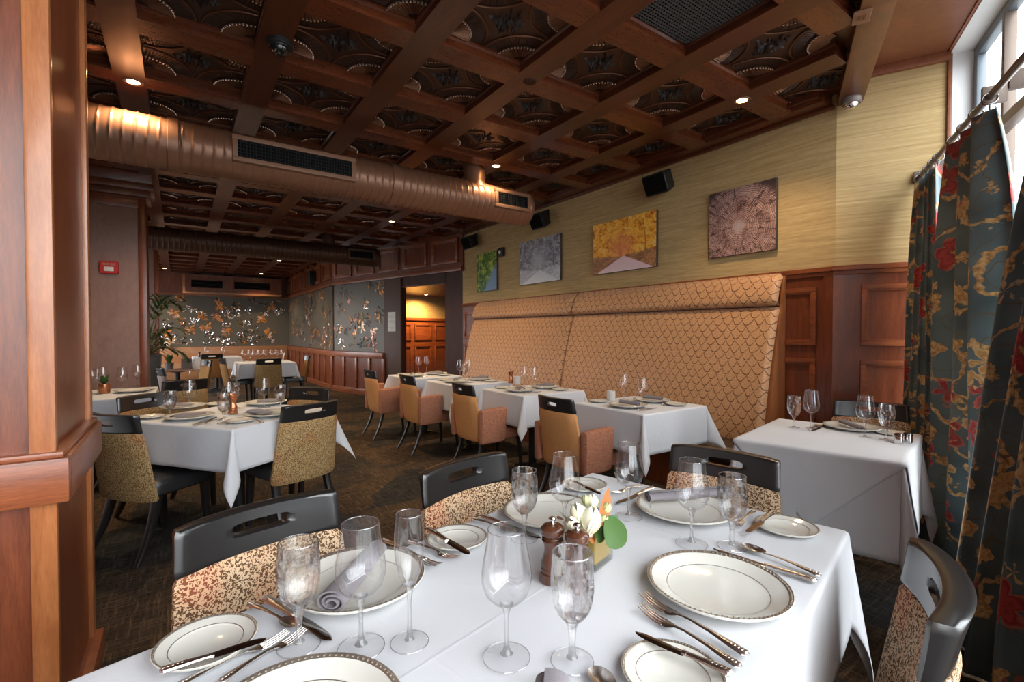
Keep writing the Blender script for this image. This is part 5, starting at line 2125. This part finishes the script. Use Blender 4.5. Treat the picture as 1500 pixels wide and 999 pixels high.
b.lathe([(.046 * math.sin(PI / 2 * i / 8) + 1e-4, -.04 - .040 * math.cos(PI / 2 * i / 8)) for i in range(9)], 28)
b.obj('dome', M['chrome'], t)
p = W(776, 119, ZB)
t = thing('ceiling_sprinkler', 'flat brown sprinkler cover set flush in a beam crossing', 'sprinkler cover', (p.x, p.y, ZB))
b = B()
b.lathe([(0, -.006), (.036, -.006), (.042, -.004), (.043, 0), (0, 0)], 28)
b.obj('cover', M['darkwood'], t)
p = W(1262, 24, 2.96)
t = thing('socket_plate', 'brown outlet plate on the underside of the big beam', 'outlet', (p.x, p.y, 2.96), ang(D3))
b = B()
b.loft([[(x, y, z) for x, y in rr(.125 - i, .08 - i, .008, 3)] for z, i in ((0, 0), (-.005, 0), (-.007, .004))])
b.obj('plate', M['ductframe'], t)
b = B()
b.box(-.022, .022, -.017, .017, -.011, -.006)
b.obj('insert', M['beam'], t)
for s in (-1, 1):
    b = B()
    b.box(-.012, -.002 + .01, s * .008 - .002, s * .008 + .002, -.0125, -.0105)
    b.obj('slot', M['black'], t)

# wall speakers
for k, (y, lb) in enumerate(((3.07, 'black wall speaker tilted down between the autumn and tree ring pictures'), (4.96, 'black wall speaker beside the end of the big duct'), (6.80, 'black wall speaker in the far corner above the green leaf picture'))):
    t = thing('wall_speaker', lb, 'speaker', (3.955, y, 2.80), 0, 'black wall speakers')
    R_ = Matrix.Rotation(rad(-24), 4, 'Y')
    b = B()
    st = 0
    loops = []
    for x, ww, hh in ((.045, .16, .13), (.02, .22, .17), (-.10, .27, .20), (-.12, .27, .20), (-.127, .255, .185)):
        loops.append([(x - .03, p_, q_) for p_, q_ in rr(ww, hh, .02, 3)])
    b.loft(loops)
    b.xf(0, R_)
    b.obj('cabinet', M['black'], t, smooth=30)
    b = B()
    b.loft([[(x - .03, p_, q_) for p_, q_ in rr(.24, .17, .016, 3)] for x in (-.1275, -.131)])
    b.xf(0, R_)
    b.obj('grille', M['void'], t)
    b = B()
    b.box(-.01, .042, -.03, .03, .03, .09)
    b.box(.02, .044, -.05, .05, -.02, .11)
    b.obj('bracket', M['black'], t, bev=.004)

# pictures
def picture(y0, y1, z0, z1, mt, label):
    t = thing('wall_picture', label, 'picture', (4.0, (y0 + y1) / 2, (z0 + z1) / 2), 0, 'square canvas prints on the picture wall')
    hw, hh = (y1 - y0) / 2, (z1 - z0) / 2
    b = B()
    b.box(-.034, -.001, -hw, hw, -hh, hh)
    b.obj('stretcher', M['canvas'], t, bev=.002)
    b = B()
    b.add([(-.0352, hw, -hh), (-.0352, -hw, -hh), (-.0352, -hw, hh), (-.0352, hw, hh)], [(0, 1, 2, 3)], 0, [(0, 0), (1, 0), (1, 1), (0, 1)])
    b.obj('print', M[mt], t, smooth=0, recalc=False)


picture(1.986, 2.578, 1.972, 2.549, 'rings', 'canvas print of pinkish cut tree rings')
picture(3.168, 4.071, 1.969, 2.540, 'autumn', 'canvas print of an orange autumn road')
picture(4.652, 5.526, 1.966, 2.556, 'winter', 'canvas print of a grey snowy road')
picture(6.13, 6.71, 1.951, 2.547, 'leafprint', 'canvas print of green and yellow leaves')
t = thing('wall_camera', 'small black square box with a white lens above the green leaf picture', 'wall camera', (4.0, 6.02, 2.50))
b = B()
b.box(-.05, -.001, -.065, .065, -.065, .065)
b.obj('box', M['black'], t, bev=.006)
b = B()
b.lathe([(0, 0), (.026, 0), (.026, .008), (0, .012)], 20)
b.xf(0, Matrix.Translation((-.05, 0, 0)) @ Matrix.Rotation(-PI / 2, 4, 'Y'))
b.obj('lens', M['white'], t)

# fire alarm
p = W(160, 392, 1.3)
s = 6.5 / p.y if p.y else 1
r_ = (W(160, 392, 1.31) - Vector((0, 0, HZ)))
r_ = r_ * (6.5 / r_.y)
t = thing('fire_alarm', 'red fire alarm strobe high on the brown wall', 'fire alarm', (r_.x, 6.5, HZ + r_.z), 0)
b = B()
b.loft([[(x, y, z) for x, z in rr(.155 - i, .13 - i, .012, 3)] for y, i in ((-.001, 0), (-.03, 0), (-.036, .008))])
b.obj('housing', M['red'], t)
b = B()
b.box(-.04, .04, -.046, -.036, -.042, .006)
b.obj('strobe', Mt('strobe lens', (.62, .60, .60), .2).m, t, bev=.005)
for k, (x0_, x1_) in enumerate(((-.05, -.027), (-.018, .0), (.01, .03), (.036, .052))):
    b = B()
    b.box(x0_, x1_, -.0372, -.0358, .022, .044)
    b.obj('marking', M['roseinlay'], t)
# notice on the pilaster
NP = Vector((-DAB.y, DAB.x))
c = B_ + DAB * 1.93 + NP * .036
rz = math.atan2(DAB.y, DAB.x)
t = thing('notice', 'white paper notice pinned to the pilaster by the corridor opening', 'notice', (c.x, c.y, 1.51), rz)
b = B()
b.box(-.12, .12, .0, .004, -.19, .19)
b.obj('sheet', M['paper'], t)
b = B()
for k in range(9):
    b.box(-.085, .085 - (.03 if k % 3 == 2 else 0), .004, .0045, .11 - .032 * k, .117 - .032 * k)
b.obj('printing', Mt('grey print', (.42, .40, .37), .7).m, t)
# sconce at the corner of the picture wall
t = thing('wall_sconce', 'small amber sconce glowing at the corridor end of the picture wall', 'wall lamp', (4.06, 7.29, 1.82))
b = B()
b.lathe([(0, -.08), (.03, -.075), (.042, -.02), (.045, .07), (.04, .07), (0, .02)], 20)
b.obj('shade', M['lampdim'], t)
b = B()
b.tube([(0, 0, -.07), (.0, -.02, -.10), (0, -.04, -.10)], .01, 8)
b.obj('arm', M['black'], t)
# duct outlets in the far bulkhead, small speaker on the side frieze
for x0_, x1_, lb in ((.27, 1.06, 'long black air outlet in the far bulkhead, over the bright mural'), (1.30, 2.28, 'black air outlet in the far bulkhead, nearer the side mural')):
    t = thing('air_outlet', lb, 'vent', ((x0_ + x1_) / 2, YB - .55, 2.655))
    hw = (x1_ - x0_) / 2
    b = B()
    for a0, a1, q0, q1 in ((-hw, hw, -.13, -.105), (-hw, hw, .105, .13), (-hw, -hw + .025, -.105, .105), (hw - .025, hw, -.105, .105)):
        b.box(a0, a1, -.02, 0, q0, q1)
    b.obj('frame', M['cherry'], t)
    b = B()
    b.box(-hw + .025, hw - .025, -.006, -.001, -.105, .105)
    b.obj('backing', M['void'], t)
    b = B()
    for k in range(5):
        z = -.08 + .04 * k
        b.box(-hw + .025, hw - .025, -.016, -.008, z - .002, z + .002)
    b.obj('louvres', M['black'], t)
c = A_ + (E_ - A_).normalized() * 1.6 + Vector((-.1, 0))
t = thing('frieze_speaker', 'small black speaker on the frieze over the side mural', 'speaker', (c.x, c.y, 2.66))
b = B()
b.loft([[(x, y, z) for y, z in rr(.24 - i, .34 - i, .02, 3)] for x, i in ((.05, .02), (-.06, 0), (-.10, 0), (-.107, .02))])
b.obj('cabinet', M['black'], t)

# ================================================================== murals: sage panels with foil and mirror petals
def mural(name, label, P, d, L, z0, z1, off, clusters, seed, mixw):
    n = Vector((-d.y, d.x))
    c = P + d * (L / 2) + n * (off + .003)
    t = thing(name, label, 'mural panel', (c.x, c.y, z0), math.atan2(d.y, d.x), 'floral mural panels of the far room')
    b = B()
    b.box(-L / 2, L / 2, 0, .018, 0, z1 - z0)
    b.obj('ground', M['mural'], t)
    r_ = random.Random(seed)
    MT = ['mirror', 'amber', 'olive', 'inkinlay', 'roseinlay', 'peach']
    b = B()

    def petal(x, z, a, l, w, m):
        if not (-L / 2 + .02 < x < L / 2 - .02 and .02 < z < z1 - z0 - .02):
            return
        ca, sa = math.cos(a), math.sin(a)
        tx, tz = r_.uniform(-.10, .10), r_.uniform(-.10, .10)
        pts = []
        for k in range(8):
            q = 2 * PI * k / 8
            px, pz = l / 2 * math.cos(q), w / 2 * math.sin(q) * (1 + .3 * math.cos(q))
            X, Z = x + px * ca - pz * sa, z + px * sa + pz * ca
            pts.append((X, .024 + tx * px + tz * pz, Z))
        b.add(pts + [(x, .029, z)], [(i, (i + 1) % 8, 8) for i in range(8)], m)
    for (cx, cz, rad_, kind, cnt) in clusters:
        x0, z0_ = (cx - .5) * L, cz * (z1 - z0)
        for k in range(cnt):
            a = r_.uniform(0, 2 * PI)
            q = rad_ * math.sqrt(r_.uniform(.02, 1))
            m = {'a': [1, 1, 1, 4, 5, 2], 'w': [0, 0, 0, 0, 5], 'o': [2, 2, 1, 3], 'd': [3, 3, 3, 4, 2], 'p': [5, 5, 4], 's': [1, 2, 3, 5, 0, 2]}[kind][r_.randrange({'a': 6, 'w': 5, 'o': 4, 'd': 5, 'p': 3, 's': 6}[kind])]
            l = r_.uniform(.06, .13) * (1.15 if kind in 'ap' else 1.0)
            petal(x0 + q * math.cos(a) * (1.25 if kind == 'w' else 1), z0_ + q * math.sin(a), a + r_.uniform(-.6, .6) if kind in 'apd' else r_.uniform(0, PI), l, l * r_.uniform(.32, .5), m)
    o = b.obj('inlay_petals', [M[k] for k in MT], t, smooth=0, recalc=False)
    o['kind'] = 'stuff'
    return t


def fc(x, y):
    return ((x - 200) / 1150, (650 - y) / 440)


cl = []
for x, y in ((365, 285), (470, 410), (385, 525), (840, 300), (885, 400), (780, 525), (960, 480), (1095, 505), (1000, 380), (1230, 370), (1280, 535), (1250, 605)):
    cl.append((*fc(x, y), .12, 'a', 20))
for x, y in ((660, 440), (480, 580), (700, 290), (1160, 435), (1180, 240), (640, 600)):
    cl.append((*fc(x, y), .12, 'o', 15))
for x, y in ((275, 330), (330, 340), (350, 560), (375, 600), (560, 560), (550, 620), (600, 430), (540, 500), (590, 330), (690, 330), (720, 375), (790, 380), (800, 350), (770, 600), (745, 620), (780, 450), (930, 540), (985, 530), (1050, 350),
             (1110, 330), (1120, 420), (1070, 440), (1290, 450), (1240, 570), (1300, 600), (940, 620), (1130, 600), (840, 590), (420, 330), (660, 560), (520, 590), (800, 620), (880, 580)):
    cl.append((*fc(x, y), .11, 'w', 9))
for x, y in ((330, 230), (450, 250), (540, 255), (860, 240), (650, 540)):
    cl.append((*fc(x, y), .12, 'd', 5))
mural('mural_panel', 'bright floral mural filling the far end wall', Vector((2.85, YB - .05)), Vector((-1, 0)), 3.3, ZM + .003, ZC - .003, 0, cl, 4, 0)
r9 = random.Random(31)
cl = [(r9.uniform(.03, .97), r9.uniform(.05, .95), .16, r9.choice('sssaadw' if k < 40 else 'sado'), 9) for k in range(62)]
cl += [(.12, .2, .12, 'w', 10), (.15, .35, .1, 'w', 8)]
mural('mural_panel', 'floral mural on the side wall, nearest the far corner', A_ + dAE * .06, dAE, (E_ - A_).length - .1, ZM + .012, ZC - .003, .0, cl, 6, 0)
cl = [(r9.uniform(.04, .96), r9.uniform(.05, .95), .13, r9.choice('ddddddso'), 10) for k in range(26)]
cl += [(.42, .36, .10, 'p', 12), (.2, .27, .10, 'p', 12), (.62, .45, .10, 'a', 6)]
mural('mural_panel', 'darker floral mural panel beside the paper notice', B_ + DAB * 2.19, DAB, LAB - 2.19 - .03, ZM + .012, ZC - .003, .0, cl, 9, 0)

# ================================================================== curtains and rod
def wt_(t, o):
    return C1 - D3 * t + N3 * o


ZR = 2.355
t = thing('curtain_rod', 'bronze curtain rod running along the windows', 'curtain rod', (0, 0, 0))
b = B()
a, c = wt_(-.02, .16), wt_(4.2, .16)
b.tube([(a.x, a.y, ZR), (c.x, c.y, ZR)], .0155, 16)
b.obj('pole', Mt('bronze rod', (.16, .12, .10), .3, .6).m, t)
for tt in (.02, 1.33, 2.6):
    b = B()
    wb(b, wt_(tt + .02, 0), D3, 0, .04, ZR + .02, ZR + .10, -.10, .10)
    wb(b, wt_(tt + .02, 0), D3, .008, .032, ZR - .03, ZR + .05, .10, .185)
    b.obj('bracket', M['transom'], t, bev=.004)


def curtain_(label, t0, t1, b0, b1, n, o_top, o_bot0, o_bot1, amp, seed, extra=None, zlow=.012, slow=False):
    """t0-t1 along the rod at the top, b0-b1 at the hem"""
    th = thing('curtain', label, 'curtain', (0, 0, 0), 0, 'floral curtains')
    NU, NV = n * 18, 44
    r_ = random.Random(seed)
    ph = r_.uniform(0, 6)
    zt = ZR - .045
    pl = [r_.uniform(.7, 1.3) for _ in range(n + 2)]
    wid = (t1 - t0) * 2.1

    def fn(u, v):
        z = zt + (zlow - zt) * v
        e = 1 - (1 - min(1, v * 3.2)) ** 2
        ta, tb = t0 + (b0 - t0) * (1 - (1 - v) ** 2 if slow else e * .7 + v * .3), t1 + (b1 - t1) * (e * .7 + v * .3)
        k = u * n
        i = int(k)
        A = amp * (pl[i] + (pl[i + 1] - pl[i]) * (k - i)) * (.62 + .55 * e)
        wv = math.sin(2 * PI * k + ph)
        tt = ta + (tb - ta) * u + .25 * (tb - ta) / n * math.sin(4 * PI * k + ph) * .35
        o = o_top + (o_bot0 + (o_bot1 - o_bot0) * u - o_top) * v ** 1.15 + A * wv + .012 * math.sin(5 * v + 9 * u + ph) * v
        if extra:
            o += extra(u, v)
        p = wt_(tt, o)
        return (p.x, p.y, z)
    b = B()
    b.grid(fn, NU, NV, 0, lambda u, v: (u * wid + seed * 1.7, (1 - v) * (zt - zlow)))
    o = b.obj('fabric', M['curtain'], th, smooth=80, recalc=False)
    s = o.modifiers.new('thickness', 'SOLIDIFY')
    s.thickness = .003
    for i in range(n + 1):
        u = min(.995, max(.005, i / n))
        tt = t0 + (t1 - t0) * u
        b = B()
        c = wt_(tt, .16)
        R = .027
        q = [(c.x + N3.x * R * math.cos(2 * PI * k / 20) + D3.x * .006 * math.sin(2 * PI * k / 20), c.y + N3.y * R * math.cos(2 * PI * k / 20), ZR - .009 + R * math.sin(2 * PI * k / 20)) for k in range(21)]
        b.tube(q, .0042, 8, caps=False)
        b.tube([(c.x, c.y, ZR - .036), (c.x, c.y, ZR - .06)], .004, 6)
        b.obj('ring', M['steel'], th, smooth=60)
    return th


curtain_('floral curtain hanging in the corner beside the panelling, farthest from the camera', .06, .52, .10, .66, 4, .16, .22, .17, .036, 1)
curtain_('floral curtain in the middle with the broad window-lit fold', .80, 1.35, .74, 1.56, 3, .16, .20, .15, .052, 2)
curtain_('dark floral curtain nearest the camera, bulging in at the bottom', 2.12, 3.0, 1.64, 2.9, 6, .16, .30, .22, .045, 3, slow=True)

# ================================================================== light
w = bpy.data.worlds.new('overcast')
sc.world = w
w.use_nodes = True
bg = w.node_tree.nodes['Background']
wn = w.node_tree.nodes
wc, ws = wn.new('ShaderNodeTexCoord'), wn.new('ShaderNodeSeparateXYZ')
wr = wn.new('ShaderNodeMapRange')
wr.inputs['From Min'].default_value, wr.inputs['From Max'].default_value = -.12, .10
wr.inputs['To Min'].default_value, wr.inputs['To Max'].default_value = 1.3, 5.2
w.node_tree.links.new(wc.outputs['Generated'], ws.inputs[0])
w.node_tree.links.new(ws.outputs[2], wr.inputs[0])
w.node_tree.links.new(wr.outputs[0], bg.inputs[1])
bg.inputs[0].default_value = (.93, .97, 1.0, 1)
sc.view_settings.view_transform = 'Standard'
sc.view_settings.look = 'None'
sc.view_settings.exposure = 0.92
sc.view_settings.gamma = 1.0
sc.view_settings.use_curve_mapping = False
cy = sc.cycles
cy.max_bounces = 12
cy.diffuse_bounces = 4
cy.glossy_bounces = 4
cy.transmission_bounces = 10
cy.transparent_max_bounces = 24
cy.caustics_reflective = False
cy.caustics_refractive = True
cy.blur_glossy = .05
cy.sample_clamp_indirect = 6
cy.use_denoising = True
cy.use_adaptive_sampling = True
